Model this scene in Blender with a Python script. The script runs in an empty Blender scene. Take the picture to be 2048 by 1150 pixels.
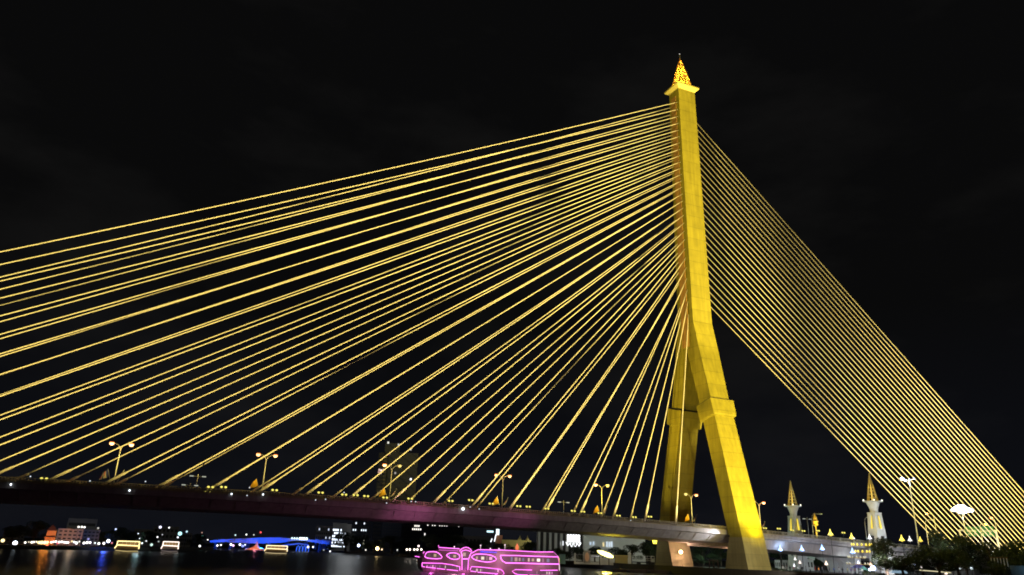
import bpy, bmesh, math, random
from mathutils import Vector, Matrix
R = math.radians
random.seed(7)
scene = bpy.context.scene
COL = scene.collection

# ------------------------------------------------------------------ camera
CAM = Vector((-144.22, -185.005, 4.446))
ROT = ((0.9146981, -0.4029155, 0.0314084), (-0.1647990, -0.3009047, 0.9393070), (0.3690104, 0.8643584, 0.3416370))
FPX = 1458.04                                       # focal length in pixels of the 2048 px wide photograph
cd = bpy.data.cameras.new('camera'); cam = bpy.data.objects.new('camera', cd); COL.objects.link(cam)
r_, u_, f_ = (Vector(v) for v in ROT)
cam.matrix_world = Matrix(((r_.x, u_.x, -f_.x, CAM.x), (r_.y, u_.y, -f_.y, CAM.y), (r_.z, u_.z, -f_.z, CAM.z), (0, 0, 0, 1)))
cd.sensor_width = 36; cd.lens = FPX / 2048 * 36; cd.clip_end = 8000; cd.clip_start = .5
scene.camera = cam

# ------------------------------------------------------------------ night sky
world = bpy.data.worlds.new('World'); scene.world = world; world.use_nodes = True
wn, wl = world.node_tree.nodes, world.node_tree.links
wn.clear()
bg = wn.new('ShaderNodeBackground'); wo = wn.new('ShaderNodeOutputWorld')
tc = wn.new('ShaderNodeTexCoord'); sx = wn.new('ShaderNodeSeparateXYZ')
nz = wn.new('ShaderNodeTexNoise'); nz.inputs['Scale'].default_value = 3.2; nz.inputs['Detail'].default_value = 5; nz.inputs['Roughness'].default_value = .55
mp = wn.new('ShaderNodeMapping'); mp.inputs['Scale'].default_value = (1, 1, 2.6)
cr = wn.new('ShaderNodeValToRGB'); cr.color_ramp.elements[0].position = .45; cr.color_ramp.elements[0].color = (.0028, .0028, .0029, 1)
cr.color_ramp.elements[1].position = .78; cr.color_ramp.elements[1].color = (.0072, .0070, .0068, 1)
gr = wn.new('ShaderNodeValToRGB'); gr.color_ramp.elements[0].position = 0; gr.color_ramp.elements[0].color = (.0014, .0020, .0045, 1)
gr.color_ramp.elements[1].position = .3; gr.color_ramp.elements[1].color = (0, 0, 0, 1)
ad = wn.new('ShaderNodeVectorMath'); ad.operation = 'ADD'
wl.new(tc.outputs['Generated'], mp.inputs[0]); wl.new(mp.outputs[0], nz.inputs['Vector']); wl.new(nz.outputs[0], cr.inputs[0])
wl.new(tc.outputs['Generated'], sx.inputs[0]); wl.new(sx.outputs[2], gr.inputs[0])
wl.new(cr.outputs[0], ad.inputs[0]); wl.new(gr.outputs[0], ad.inputs[1]); wl.new(ad.outputs[0], bg.inputs[0]); wl.new(bg.outputs[0], wo.inputs[0])
scene.view_settings.view_transform = 'Standard'; scene.view_settings.look = 'None'
scene.view_settings.exposure = 0; scene.view_settings.gamma = 1
scene.cycles.use_denoising = True
scene.cycles.max_bounces = 5
scene.cycles.filter_width = 1.8
scene.cycles.sample_clamp_indirect = 2.0
scene.cycles.sample_clamp_direct = 0

# ------------------------------------------------------------------ helpers
def ray(px, py):
    a, b = (px - 1024) / FPX, -(py - 575) / FPX
    return r_ * a + u_ * b + f_
def at(px, py, D):
    d = ray(px, py); return CAM + d * (D / math.hypot(d.x, d.y))
def at_y(px, py, Y):
    d = ray(px, py); return CAM + d * ((Y - CAM.y) / d.y)
def at_z(px, py, Z):
    d = ray(px, py); return CAM + d * ((Z - CAM.z) / d.z)
def gz(px, D): return at(px, 1095, D)

class MB:
    def __init__(s): s.v = []; s.f = []
    def add(s, vs, fs):
        o = len(s.v); s.v += [tuple(v) for v in vs]; s.f += [tuple(i + o for i in f) for f in fs]; return s
    def box(s, x0, y0, z0, x1, y1, z1):
        vs = [(x0,y0,z0),(x1,y0,z0),(x1,y1,z0),(x0,y1,z0),(x0,y0,z1),(x1,y0,z1),(x1,y1,z1),(x0,y1,z1)]
        return s.add(vs, [(3,2,1,0),(4,5,6,7),(0,1,5,4),(1,2,6,5),(2,3,7,6),(3,0,4,7)])
    def cbox(s, c, sx, sy, sz, rz=0):
        ca, sa = math.cos(rz), math.sin(rz); vs = []
        for z in (-.5, .5):
            for x, y in ((-.5,-.5),(.5,-.5),(.5,.5),(-.5,.5)):
                X, Y = x*sx, y*sy; vs.append((c[0]+X*ca-Y*sa, c[1]+X*sa+Y*ca, c[2]+z*sz))
        return s.add(vs, [(3,2,1,0),(4,5,6,7),(0,1,5,4),(1,2,6,5),(2,3,7,6),(3,0,4,7)])
    def loft(s, rings, caps=True):
        n = len(rings[0]); vs = [p for r in rings for p in r]; fs = []
        for k in range(len(rings)-1):
            for i in range(n):
                j = (i+1) % n; fs.append((k*n+i, k*n+j, (k+1)*n+j, (k+1)*n+i))
        if caps: fs.append(tuple(range(n-1, -1, -1))); fs.append(tuple((len(rings)-1)*n+i for i in range(n)))
        return s.add(vs, fs)
    def tube(s, pts, rad, n=6, caps=True):
        pts = [Vector(p) for p in pts]; rr = rad if isinstance(rad, (list, tuple)) else [rad]*len(pts)
        rings = []
        for k, p in enumerate(pts):
            a = pts[max(k-1,0)]; b = pts[min(k+1,len(pts)-1)]; d = (b-a).normalized()
            h = Vector((0,0,1)) if abs(d.z) < .95 else Vector((1,0,0))
            e = d.cross(h).normalized(); g = e.cross(d)
            rings.append([p + (e*math.cos(t)+g*math.sin(t))*rr[k] for t in (2*math.pi*i/n for i in range(n))])
        return s.loft(rings, caps)
    def lathe(s, prof, c=(0,0,0), n=12, caps=True):
        return s.loft([[(c[0]+r*math.cos(2*math.pi*i/n), c[1]+r*math.sin(2*math.pi*i/n), c[2]+z) for i in range(n)] for r, z in prof], caps)
    def ball(s, c, r, n=8, sz=1):
        return s.lathe([(max(r*math.sin(math.pi*k/6), r*.02), -r*sz*math.cos(math.pi*k/6)) for k in range(7)], c, n)
    def sq(s, prof, c=(0,0,0)):                     # square section column: (half x, half y, z)
        return s.loft([[(c[0]-a,c[1]-b,c[2]+z),(c[0]+a,c[1]-b,c[2]+z),(c[0]+a,c[1]+b,c[2]+z),(c[0]-a,c[1]+b,c[2]+z)] for a, b, z in prof])
    def build(s, name, mat, parent=None, world=False, smooth=False):
        m = bpy.data.meshes.new(name)
        vs = s.v
        if world and parent is not None:
            o = parent.location; vs = [(v[0]-o.x, v[1]-o.y, v[2]-o.z) for v in vs]
        m.from_pydata(vs, [], s.f); m.materials.append(mat); m.update()
        if smooth: m.polygons.foreach_set('use_smooth', [True]*len(m.polygons))
        ob = bpy.data.objects.new(name, m); COL.objects.link(ob)
        if parent is not None: ob.parent = parent
        return ob

def tag(o, label=None, cat=None, group=None, kind=None):
    if label: o['label'] = label
    if cat: o['category'] = cat
    if group: o['group'] = group
    if kind: o['kind'] = kind
    return o
def empty(name, loc, label, cat, group=None, rz=0):
    o = bpy.data.objects.new(name, None); COL.objects.link(o); o.location = loc; o.rotation_euler = (0, 0, rz)
    o.empty_display_size = .5
    return tag(o, label, cat, group)
def copy_tree(o, parent=None, loc=None, rz=None, sc=None, label=None):
    c = o.copy(); COL.objects.link(c); c.parent = parent
    if loc is not None: c.location = loc
    if rz is not None: c.rotation_euler = (0, 0, rz)
    if sc is not None: c.scale = sc if hasattr(sc, '__len__') else (sc, sc, sc)
    if label: c['label'] = label
    for ch in list(o.children): copy_tree(ch, c)
    return c

# ------------------------------------------------------------------ materials
def mat(name, col, rough=.7, metal=0, noise=0, nscale=1.0, bump=0, emit=None, es=0):
    m = bpy.data.materials.new(name); m.use_nodes = True; n, l = m.node_tree.nodes, m.node_tree.links
    b = n['Principled BSDF']; b.inputs['Base Color'].default_value = (*col, 1); b.inputs['Roughness'].default_value = rough; b.inputs['Metallic'].default_value = metal
    if noise or bump:
        t = n.new('ShaderNodeTexCoord'); z = n.new('ShaderNodeTexNoise'); z.inputs['Scale'].default_value = nscale; z.inputs['Detail'].default_value = 6
        l.new(t.outputs['Object'], z.inputs['Vector'])
        if noise:
            k = n.new('ShaderNodeMixRGB'); k.blend_type = 'MIX'
            k.inputs[1].default_value = (*[max(0, c*(1-noise)) for c in col], 1); k.inputs[2].default_value = (*[min(1, c*(1+noise)) for c in col], 1)
            l.new(z.outputs[0], k.inputs[0]); l.new(k.outputs[0], b.inputs['Base Color'])
        if bump:
            q = n.new('ShaderNodeBump'); q.inputs['Strength'].default_value = bump; q.inputs['Distance'].default_value = .05
            l.new(z.outputs[0], q.inputs['Height']); l.new(q.outputs[0], b.inputs['Normal'])
    if emit: b.inputs['Emission Color'].default_value = (*emit, 1); b.inputs['Emission Strength'].default_value = es
    return m
_glow = {}
def glow(col, s):
    k = (col, s)
    if k not in _glow: _glow[k] = mat('lit_%d' % len(_glow), (.02, .02, .02), .5, emit=col, es=s)
    return _glow[k]

def concrete(name, col, joint=4.2, streak=.34, vj=None):
    """formwork concrete: pour joints every few metres, soft vertical streaks, patchy panels, board marks"""
    m = bpy.data.materials.new(name); m.use_nodes = True; n, l = m.node_tree.nodes, m.node_tree.links
    b = n['Principled BSDF']; b.inputs['Roughness'].default_value = .75
    t = n.new('ShaderNodeTexCoord'); sp = n.new('ShaderNodeSeparateXYZ'); l.new(t.outputs['Object'], sp.inputs[0])
    def M(op, a, bb=None):
        q = n.new('ShaderNodeMath'); q.operation = op
        for i, v in ((0, a), (1, bb)):
            if v is None: continue
            if isinstance(v, (int, float)): q.inputs[i].default_value = v
            else: l.new(v, q.inputs[i])
        return q.outputs[0]
    mp = n.new('ShaderNodeMapping'); mp.inputs['Scale'].default_value = (1.1, 1.1, .07); l.new(t.outputs['Object'], mp.inputs[0])
    st = n.new('ShaderNodeTexNoise'); st.inputs['Scale'].default_value = 1; st.inputs['Detail'].default_value = 6; l.new(mp.outputs[0], st.inputs['Vector'])
    pn = n.new('ShaderNodeTexNoise'); pn.inputs['Scale'].default_value = .35; pn.inputs['Detail'].default_value = 5; l.new(t.outputs['Object'], pn.inputs['Vector'])
    wnz = n.new('ShaderNodeTexWhiteNoise'); wnz.noise_dimensions = '1D'
    l.new(M('FLOOR', M('DIVIDE', sp.outputs[2], joint)), wnz.inputs['W'])
    fr = M('FRACT', M('DIVIDE', sp.outputs[2], joint)); jl = M('LESS_THAN', fr, .035)
    fr2 = M('FRACT', M('DIVIDE', M('ADD', M('MULTIPLY', sp.outputs[0], 1.0), sp.outputs[1]), 2.4)); jv = M('LESS_THAN', fr2, .03)
    fr3 = M('FRACT', M('DIVIDE', sp.outputs[2], joint/2)); jm = M('MULTIPLY', M('LESS_THAN', fr3, .02), .4)
    lines = M('MAXIMUM', M('MAXIMUM', jl, M('MULTIPLY', jv, .45)), jm)
    v = M('ADD', M('MULTIPLY', M('SUBTRACT', st.outputs[0], .5), streak*2.2), 1)
    v = M('MULTIPLY', v, M('ADD', M('MULTIPLY', M('SUBTRACT', pn.outputs[0], .5), .5), 1))
    v = M('MULTIPLY', v, M('ADD', M('MULTIPLY', wnz.outputs[0], .14), .93))
    v = M('MULTIPLY', v, M('SUBTRACT', 1, M('MULTIPLY', lines, .26)))
    mx = n.new('ShaderNodeVectorMath'); mx.operation = 'SCALE'; mx.inputs[0].default_value = col; l.new(v, mx.inputs['Scale'])
    l.new(mx.outputs[0], b.inputs['Base Color'])
    bp = n.new('ShaderNodeBump'); bp.inputs['Strength'].default_value = .5; bp.inputs['Distance'].default_value = .06
    l.new(M('SUBTRACT', M('MULTIPLY', st.outputs[0], .5), lines), bp.inputs['Height']); l.new(bp.outputs[0], b.inputs['Normal'])
    return m

M_PYL = concrete('pylon_yellow_lit_concrete', (.305, .275, .035))  # grey concrete; the yellow of the floodlights is put into its colour
M_STRIP = concrete('anchor_strip_orange_lit', (.46, .27, .10), 3.0)  # the orange lamplight along the strip is put into its colour
M_DKC = mat('dark_concrete', (.06, .058, .052), .9, noise=.3, nscale=.8)  # plain dark concrete with patchy noise
M_DECK = concrete('deck_concrete', (.36, .34, .32), 60)
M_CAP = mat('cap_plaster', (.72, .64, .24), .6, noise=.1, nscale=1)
M_RAIL = mat('rail_paint', (.42, .38, .26), .5, noise=.15, nscale=.8)
M_CABLE = mat('cable_sheath', (.88, .84, .80), .5)
M_GOLD = mat('gilded_metal', (.85, .55, .12), .35, .6, noise=.2, nscale=3)
M_STEEL = mat('galvanised_steel', (.45, .46, .47), .4, .5, noise=.1, nscale=3)
M_DARK = mat('dark_metal', (.04, .04, .045), .5, .3)
M_WHITE = mat('white_plaster', (.72, .73, .72), .7, noise=.12, nscale=.4, bump=.1)
M_GREY = mat('grey_wall', (.34, .33, .32), .8, noise=.2, nscale=.3)
M_WOOD = mat('dark_wood', (.07, .045, .03), .8, noise=.3, nscale=2)
M_YFLAG = mat('yellow_cloth', (.85, .48, .04), .8)
M_ROOF = mat('roof_tiles', (.15, .07, .05), .7, noise=.25, nscale=2, bump=.3)

# ------------------------------------------------------------------ lamps
def spot(name, loc, tgt, power, col, ang=60, blend=.6, size=.3, falloff=None, parent=None):
    d = bpy.data.lights.new(name, 'SPOT'); d.energy = power; d.color = col; d.spot_size = R(ang); d.spot_blend = blend; d.shadow_soft_size = size
    o = bpy.data.objects.new(name, d); COL.objects.link(o); o.location = loc
    o.rotation_euler = (Vector(tgt)-Vector(loc)).to_track_quat('-Z', 'Y').to_euler()
    if falloff:                                     # collimated projector beam: keeps its strength along its length
        d.use_nodes = True; n, l = d.node_tree.nodes, d.node_tree.links
        e = n['Emission']; f = n.new('ShaderNodeLightFalloff'); f.inputs[0].default_value = 1
        l.new(f.outputs[falloff], e.inputs['Strength'])
    return o
def point(name, loc, power, col, size=.3):
    d = bpy.data.lights.new(name, 'POINT'); d.energy = power; d.color = col; d.shadow_soft_size = size
    o = bpy.data.objects.new(name, d); COL.objects.link(o); o.location = loc; return o
YEL = (1, .74, .02)
CBL = (1, .75, .17)
# projectors on the river bank and under the pylon (yellow floods)
# three added, unseen floodlights light the fans and pylon; added walls keep the deck dark
PRJ = [((2, -170, 3.0), (-75, 0, 70), 2.75e6, 74, .3), ((190, -150, 3.0), (85, 0, 78), 4.2e6, 110, .2), ((-335, -110, 3.0), (-90, 0, 75), 2.5e6, 76, .4)]
for p_, t_, e_, a_, b_ in PRJ: spot('added_fan_flood', p_, t_, e_, CBL, a_, b_, .12)
spot('pylon_flood', (-3, -70, 3.0), (0, -12, 34), 9.0e4, YEL, 50, .9, .5)
spot('leg_flood', (2.0, -30.0, 2.6), (0.6, -17, 22), 1.6e4, (1, .74, .03), 60, 1, .3)
spot('leg_flood', (1.2, -23.6, 9.0), (.6, -17.6, 20), 7.0e3, (1, .78, .03), 95, 1, .25)
spot('leg_flood', (1.0, -60, 3), (0, -19, 8), 3.2e4, (1, .80, .25), 50, 1, .3)
spot('face_flood', (-42, 2, 16), (-3, -1, 44), 7.5e4, (1, .66, .05), 50, .9, .5)

# ------------------------------------------------------------------ bridge geometry (X along the deck, +X inland; Y across; pylon at the origin)
def top(X):                                         # top of the railing
    if X <= 50: return 13.05 - .031*X - .00011*X*X
    return 11.22 - .030*(X-50)
def deck_z(X): return top(X) - 1.0

bridge = empty('cable_stayed_bridge', (0, 0, 0), 'floodlit yellow cable-stayed bridge with one tall inverted Y pylon spanning the dark river', 'bridge')
def leg_ring(z, hx, o, i, sgn, tilt=0):
    m = (o-i)/2*tilt
    pts = [(-hx, sgn*i, z-m), (hx, sgn*i, z-m), (hx, sgn*o, z+m), (-hx, sgn*o, z+m)]
    return pts if sgn > 0 else pts[::-1]
ZK, ZA, ZT = 75.9, 66.7, 164.6
py = MB()
# shaft
py.sq([(3.72, 3.95, ZK), (3.66, 3.4, 120), (3.58, 2.78, ZT)])
# block between kink and where the legs part
py.sq([(3.75, 6.05, ZA), (3.72, 3.95, ZK)])
for sgn in (-1, 1):
    up = [leg_ring(49.4, 3.35, 9.9, 4.5, sgn, .25), leg_ring(ZA-.01, 3.74, 6.04, .0, sgn)]
    lo = [leg_ring(10.3, 3.81, 19.76, 14.45, sgn), leg_ring(45, 3.5, 11.05, 5.6, sgn, .25)]
    py.loft(lo); py.loft(up)
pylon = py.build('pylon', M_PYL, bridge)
M_FOOT = concrete('foot_part_lit_concrete', (.31, .285, .16), 3.0, .3)  # same concrete as the legs, with less floodlight yellow in its colour
for sgn in (-1, 1): MB().loft([leg_ring(2.2, 3.9, 21.46, 12.16, sgn), leg_ring(10.298, 3.81, 19.76, 14.45, sgn)]).build('foot', M_FOOT, pylon)
for sgn in (-1, 1):
    c = MB(); c.loft([leg_ring(44.0, 3.95, 11.75, 5.2, sgn, .25), leg_ring(44.5, 4.15, 11.85, 5.05, sgn, .25), leg_ring(49.0, 4.35, 10.75, 4.0, sgn, .25), leg_ring(49.05, 3.9, 10.3, 4.3, sgn, .25)])
    c.build('collar', M_PYL, pylon)
    MB().loft([leg_ring(49.051, 3.7, 10.22, 4.25, sgn, .25), leg_ring(49.5, 3.7, 10.1, 4.2, sgn, .25)]).build('shadow_band', M_DARK, pylon)  # dark band stands in for the shadow slot above the collar
# foundation plinths
for sgn in (-1, 1):
    c = MB(); c.box(-6, min(sgn*10.5, sgn*24), .2, 6, max(sgn*10.5, sgn*24), 2.2); c.build('plinth', M_DKC, pylon)
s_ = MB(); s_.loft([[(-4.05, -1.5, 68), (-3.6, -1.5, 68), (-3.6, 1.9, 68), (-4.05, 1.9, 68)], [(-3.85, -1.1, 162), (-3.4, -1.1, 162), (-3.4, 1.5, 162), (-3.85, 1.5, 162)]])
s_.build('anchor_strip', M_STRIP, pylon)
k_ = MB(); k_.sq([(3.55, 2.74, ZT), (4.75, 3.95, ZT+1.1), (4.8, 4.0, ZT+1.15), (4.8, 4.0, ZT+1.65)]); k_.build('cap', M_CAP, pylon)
spot('cap_flood', (-6.5, -7.5, 158), (0, -3.6, ZT+1), 900, (1, .80, .12), 80, .8, .2)
# crown: gilded open lattice spire with lights inside
cr_ = MB(); zb, zt = ZT+3.4, ZT+15.6
def crr(z): t = (z-zb)/(zt-zb); return 3.3*(1-t)**.9 + .12
NR = 8
for i in range(NR):
    a = 2*math.pi*i/NR
    cr_.tube([(crr(z)*math.cos(a), crr(z)*math.sin(a), z) for z in [zb+(zt-zb)*k/8 for k in range(9)]], [.15-.012*k for k in range(9)], 5)
    for s in (1, -1):
        cr_.tube([(crr(z)*math.cos(a+s*k*math.pi/NR*1.5), crr(z)*math.sin(a+s*k*math.pi/NR*1.5), z) for k, z in enumerate([zb+(zt-zb)*q for q in (0, .14, .29, .44, .6, .76)])], .08, 4)
for t in (0, .16, .33, .5, .66, .8):
    z = zb+(zt-zb)*t; cr_.tube([(crr(z)*math.cos(2*math.pi*i/24), crr(z)*math.sin(2*math.pi*i/24), z) for i in range(25)], .07, 4)
for i in range(NR):
    a = 2*math.pi*(i+.5)/NR; cr_.ball((3.45*math.cos(a), 3.45*math.sin(a), zb-.25), .42, 6, 1.5)
crown = cr_.build('crown', M_GOLD, bridge)
b_ = MB(); b_.lathe([(2.2, 0), (2.2, 1.1), (2.8, 1.3), (2.8, 1.6)], (0, 0, ZT+1.65), 12); b_.build('crown_base', M_DARK, crown)
for k in range(64):
    t = random.random()**1.3*.9; z = zb+.4+(zt-zb)*t; a = random.random()*6.28; p = (crr(z)*.8*math.cos(a), crr(z)*.8*math.sin(a), z)
    bl = MB().ball((0, 0, 0), .17, 5).build('crown_bulb', glow((1, .40, .03), 4.0), crown) if k == 0 else bl.copy()
    if k: COL.objects.link(bl)
    bl.location = p
tp = MB(); tp.tube([(0, 0, zt-.3), (0, 0, zt+2.2)], .05, 5); tp.build('lightning_rod', M_STEEL, crown)
tp = MB(); tp.ball((0, 0, zt+2.2), .16, 6); tp.build('beacon_light', glow((1, .95, .9), 1.2), crown)
for z in (zb+1.2, zb+4, zb+7.5): point('crown_lamp', (0, 0, z), 2200, (1, .50, .05), .4)
for a in (0, 2.1, 4.2): point('crown_lamp', (4.2*math.cos(a), 3.4*math.sin(a), ZT+2.3), 420, (1, .6, .1), .2)

# deck
def deck_section(X, kind):
    t = top(X)
    if kind == 'main': pr = [(-13.4, -1.0), (-13.4, -2.15), (-12.2, -2.3), (-9.6, -4.15), (9.6, -4.15), (12.2, -2.3), (13.4, -2.15), (13.4, -1.0)]
    else: pr = [(-13.4, -1.0), (-13.4, -1.5), (-12.9, -1.65), (-12.9, -2.2), (-10.6, -2.45), (-9.8, -4.9), (9.8, -4.9), (10.6, -2.45), (12.9, -2.2), (12.9, -1.65), (13.4, -1.5), (13.4, -1.0)]
    return [(X, y, t+z) for y, z in pr]
d_ = MB(); d_.loft([deck_section(-306+i*6, 'main') for i in range(52)])
for i in range(60):                                 # web seams and the brackets carrying the footway
    X_ = -303+i*5; t_ = top(X_)
    for s_ in (-1, 1):
        d_.loft([[(x, s_*13.3, t_-2.16), (x, s_*12.15, t_-2.33), (x, s_*9.65, t_-4.1), (x, s_*9.74, t_-4.15), (x, s_*12.22, t_-2.42)][::s_] for x in (X_-.07, X_+.07)])
deck = d_.build('deck', M_DECK, bridge)
d_ = MB(); d_.loft([deck_section(.05+i*6, 'side') for i in range(38)]); sdeck = d_.build('side_span_deck', M_DECK, bridge)
# main deck stops short of the near leg with a rounded fairing
M_ASPH = mat('asphalt', (.05, .05, .05), .85, noise=.2, nscale=2)
for par, x0, x1 in ((deck, -306, 0), (sdeck, .1, 222)):
    a_ = MB(); n = 30
    for s in range(n):
        xa, xb = x0+(x1-x0)*s/n, x0+(x1-x0)*(s+1)/n
        for ya, yb in ((-10.4, -1.6), (1.6, 10.4)):
            a_.add([(xa, ya, deck_z(xa)+.004), (xb, ya, deck_z(xb)+.004), (xb, yb, deck_z(xb)+.004), (xa, yb, deck_z(xa)+.004)], [(0, 1, 2, 3)])
    a_.build('roadway', M_ASPH, par)
for par, x0, x1, sgn in ((deck, -306, 0, -1), (deck, -306, 0, 1), (sdeck, .3, 222, -1), (sdeck, .3, 222, 1)):
    Y = sgn*13.1; rl = MB(); X = x0
    while X < x1-1:
        z = deck_z(X); rl.box(X-.045, Y-.05, z, X+.045, Y+.05, z+.93); X += .55
    X = x0
    while X < x1-1:
        z = deck_z(X); rl.box(X-.16, Y-.14, z, X+.16, Y+.14, z+1.06); X += 5.5
    n = 60
    for s in range(n):
        xa, xb = x0+(x1-x0)*s/n, x0+(x1-x0)*(s+1)/n
        for za, zb_, w in ((.9, 1.02, .12), (.0, .26, .1), (.55, .62, .05)):
            rl.loft([[(x, Y-w, deck_z(x)+za), (x, Y+w, deck_z(x)+za), (x, Y+w, deck_z(x)+zb_), (x, Y-w, deck_z(x)+zb_)] for x in (xa, xb)])
    rl.build('railing', M_RAIL, par)
# kerbs of the footways along the cable planes
for sgn in (-1, 1):
    kb = MB(); kb.loft([[(x, sgn*10.9-.2, deck_z(x)), (x, sgn*10.9+.2, deck_z(x)), (x, sgn*10.9+.2, deck_z(x)+.8), (x, sgn*10.9-.2, deck_z(x)+.8)] for x in range(-306, 1, 9)])
    for i in range(28):
        x = -(19.29+10*(27-i)); kb.box(x-.7, sgn*11.67-.45, deck_z(x), x+.5, sgn*11.67+.45, deck_z(x)+(.5 if sgn < 0 else 1.55))
    kb.build('crash_barrier', M_DECK, deck)

# piers of the side span
def pier(X):                                        # wall pier, straight on the near side, arching out under the deck on the far side
    zt_ = deck_z(X)-3.88; p = MB()
    prof = [(-5.2, 1.0), (-5.2, zt_), (11.5, zt_), (11.0, zt_-.25), (8.6, zt_-1.0), (7.0, zt_-2.0), (6.0, zt_-3.2), (5.4, 1.0)]
    n = len(prof); p.add([(X-1.3, y, z) for y, z in prof]+[(X+1.3, y, z) for y, z in prof], [tuple(range(n-1, -1, -1)), tuple(range(n, 2*n))]+[(i, (i+1) % n, n+(i+1) % n, n+i) for i in range(n)])
    o = p.build('pier', M_WHITE, sdeck); q = MB()
    for k, w in ((-3.2, .5), (-.6, .8), (2.2, .6)):
        q.loft([[(X-1.55, k-w*.5, z0), (X-1.31, k-w, z0), (X-1.31, k+w, z0), (X-1.55, k+w*.5, z0)] for z0 in (1.0, zt_-1.6)]+[[(X-1.4, k-w*.3+1.2, zt_-.6), (X-1.31, k-w*.5+1.2, zt_-.6), (X-1.31, k+w*.5+1.2, zt_-.6), (X-1.4, k+w*.3+1.2, zt_-.6)]])
    q.build('fluting', M_WHITE, o)
pier(53.5); pier(108); pier(160)
e_ = MB(); e_.box(-309, -12, 0.2, -303, 12, deck_z(-305)-3.2); e_.build('pier', M_DECK, deck)

# stay cables
def ztop(i): return 164.628-5.658-3.1336*i+.06668*i*i-.002258*i**3
def shx(z): return 3.72 + (3.58-3.72)*(z-ZK)/(ZT-ZK)
CR, TR = .128, .26
def cable(a, b, tl, sag=0):
    a, b = Vector(a), Vector(b); c = MB(); L = (a-b).length; n = 10 if sag else 1
    pts = [a+(b-a)*(k/n)-Vector((0, 0, 4*sag*L*L*(k/n)*(1-k/n))) for k in range(n+1)]
    c.tube(pts, CR, 6); o = c.build('cable', M_CABLE, bridge, smooth=True)
    d = (pts[-2]-b).normalized(); t = MB(); t.tube([b+d*.2, b+d*tl, b+d*(tl+.7)], [TR, TR, CR+.01], 8); t.build('anchor_tube', M_CABLE, o)
for sgn in (-1, 1):
    for i in range(28):
        X = -(19.29+10*(27-i)); X += (3 if i == 0 else 0)
        z = ztop(i); h = shx(z)
        cable((-h, sgn*1.88, z), (X, sgn*11.67, deck_z(X)+(.45 if sgn < 0 else 1.5)), 4.6 if sgn < 0 else 3.4, 2e-5)
for i in range(28):
    z = 155.7-2.6*i; X = 180-(180-102.5)*i/27
    cable((shx(z)+.3, 0, z), (X, 0, deck_z(X)+.1), 3.0)

# ------------------------------------------------------------------ words for labels
ORD = ['first','second','third','fourth','fifth','sixth','seventh','eighth','ninth','tenth','eleventh','twelfth','thirteenth','fourteenth','fifteenth','sixteenth','seventeenth','eighteenth','nineteenth']
TEN = ['', '', 'twenty', 'thirty', 'forty', 'fifty', 'sixty', 'seventy']
def ordi(i):
    if i < 19: return ORD[i]
    n = i+1; return (TEN[n//10]+'-'+ORD[n%10-1]) if n % 10 else TEN[n//10][:-1]+'ieth'
def frame(px, D, z=0):
    p = gz(px, D); d = p-CAM; return Vector((p.x, p.y, z)), math.atan2(d.y, d.x)-math.pi/2
def width(px0, px1, D): a, b = gz(px0, D), gz(px1, D); return math.hypot(a.x-b.x, a.y-b.y)

# ------------------------------------------------------------------ ground and water
def slab(name, poly, z0, z1, m):
    b = MB(); n = len(poly); b.add([(x, y, z0) for x, y in poly]+[(x, y, z1) for x, y in poly], [tuple(range(n, 2*n))]+[(i, (i+1) % n, n+(i+1) % n, n+i) for i in range(n)])
    return tag(b.build(name, m), kind='structure')
M_GND = mat('ground_soil', (.045, .045, .035), .9, noise=.4, nscale=.3, bump=.4)
mw = bpy.data.materials.new('river_water'); mw.use_nodes = True; n, l = mw.node_tree.nodes, mw.node_tree.links
b = n['Principled BSDF']; b.inputs['Base Color'].default_value = (.030, .026, .019, 1); b.inputs['Roughness'].default_value = .28; b.inputs['IOR'].default_value = 1.14
t = n.new('ShaderNodeTexCoord'); m1 = n.new('ShaderNodeMapping'); m1.inputs['Rotation'].default_value = (0, 0, R(25)); m1.inputs['Scale'].default_value = (.35, .9, 1)
z1 = n.new('ShaderNodeTexNoise'); z1.inputs['Scale'].default_value = .8; z1.inputs['Detail'].default_value = 3; z1.inputs['Roughness'].default_value = .6
bp = n.new('ShaderNodeBump'); bp.inputs['Strength'].default_value = 1; bp.inputs['Distance'].default_value = .5
l.new(t.outputs['Object'], m1.inputs[0]); l.new(m1.outputs[0], z1.inputs['Vector']); l.new(z1.outputs[0], bp.inputs['Height']); l.new(bp.outputs[0], b.inputs['Normal'])
wt = MB(); wt.add([(-3000, -1500, 0), (3000, -1500, 0), (3000, 3500, 0), (-3000, 3500, 0)], [(0, 1, 2, 3)])
tag(wt.build('river_water', mw), kind='structure')
def xyD(px, D): p = gz(px, D); return (p.x, p.y)
slab('west_bank', [(3000, -600), (3000, 1700), (200, 1000), xyD(672, 780), xyD(690, 640), xyD(760, 520), xyD(850, 430), xyD(1000, 330), (-2, 66), (-9.5, 30), (-9.5, -600)], -2, 1.75, M_GND)
slab('east_bank', [(-2500, -500), (-420, -300), (-330, 0), xyD(-60, 330), xyD(120, 345), xyD(300, 370), xyD(425, 520), xyD(430, 820), (-600, 1700), (-3000, 1700)], -2, 1.4, M_GND)
slab('far_bank', [xyD(400, 860), xyD(560, 880), xyD(700, 860), (400, 1900), (-500, 1900)], -2, 1.2, M_GND)
M_PAVE = mat('promenade_paving', (.075, .072, .068), .8, noise=.3, nscale=1.5)
pv = MB(); pv.add([(-9, -70, 1.76), (14, -70, 1.76), (60, -30, 1.76), (75, 8, 1.76), (75, 60, 1.76), (-1.5, 64, 1.76), (-9, 30, 1.76)], [(0, 1, 2, 3, 4, 5, 6)])
tag(pv.build('promenade', M_PAVE), kind='structure')
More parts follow.
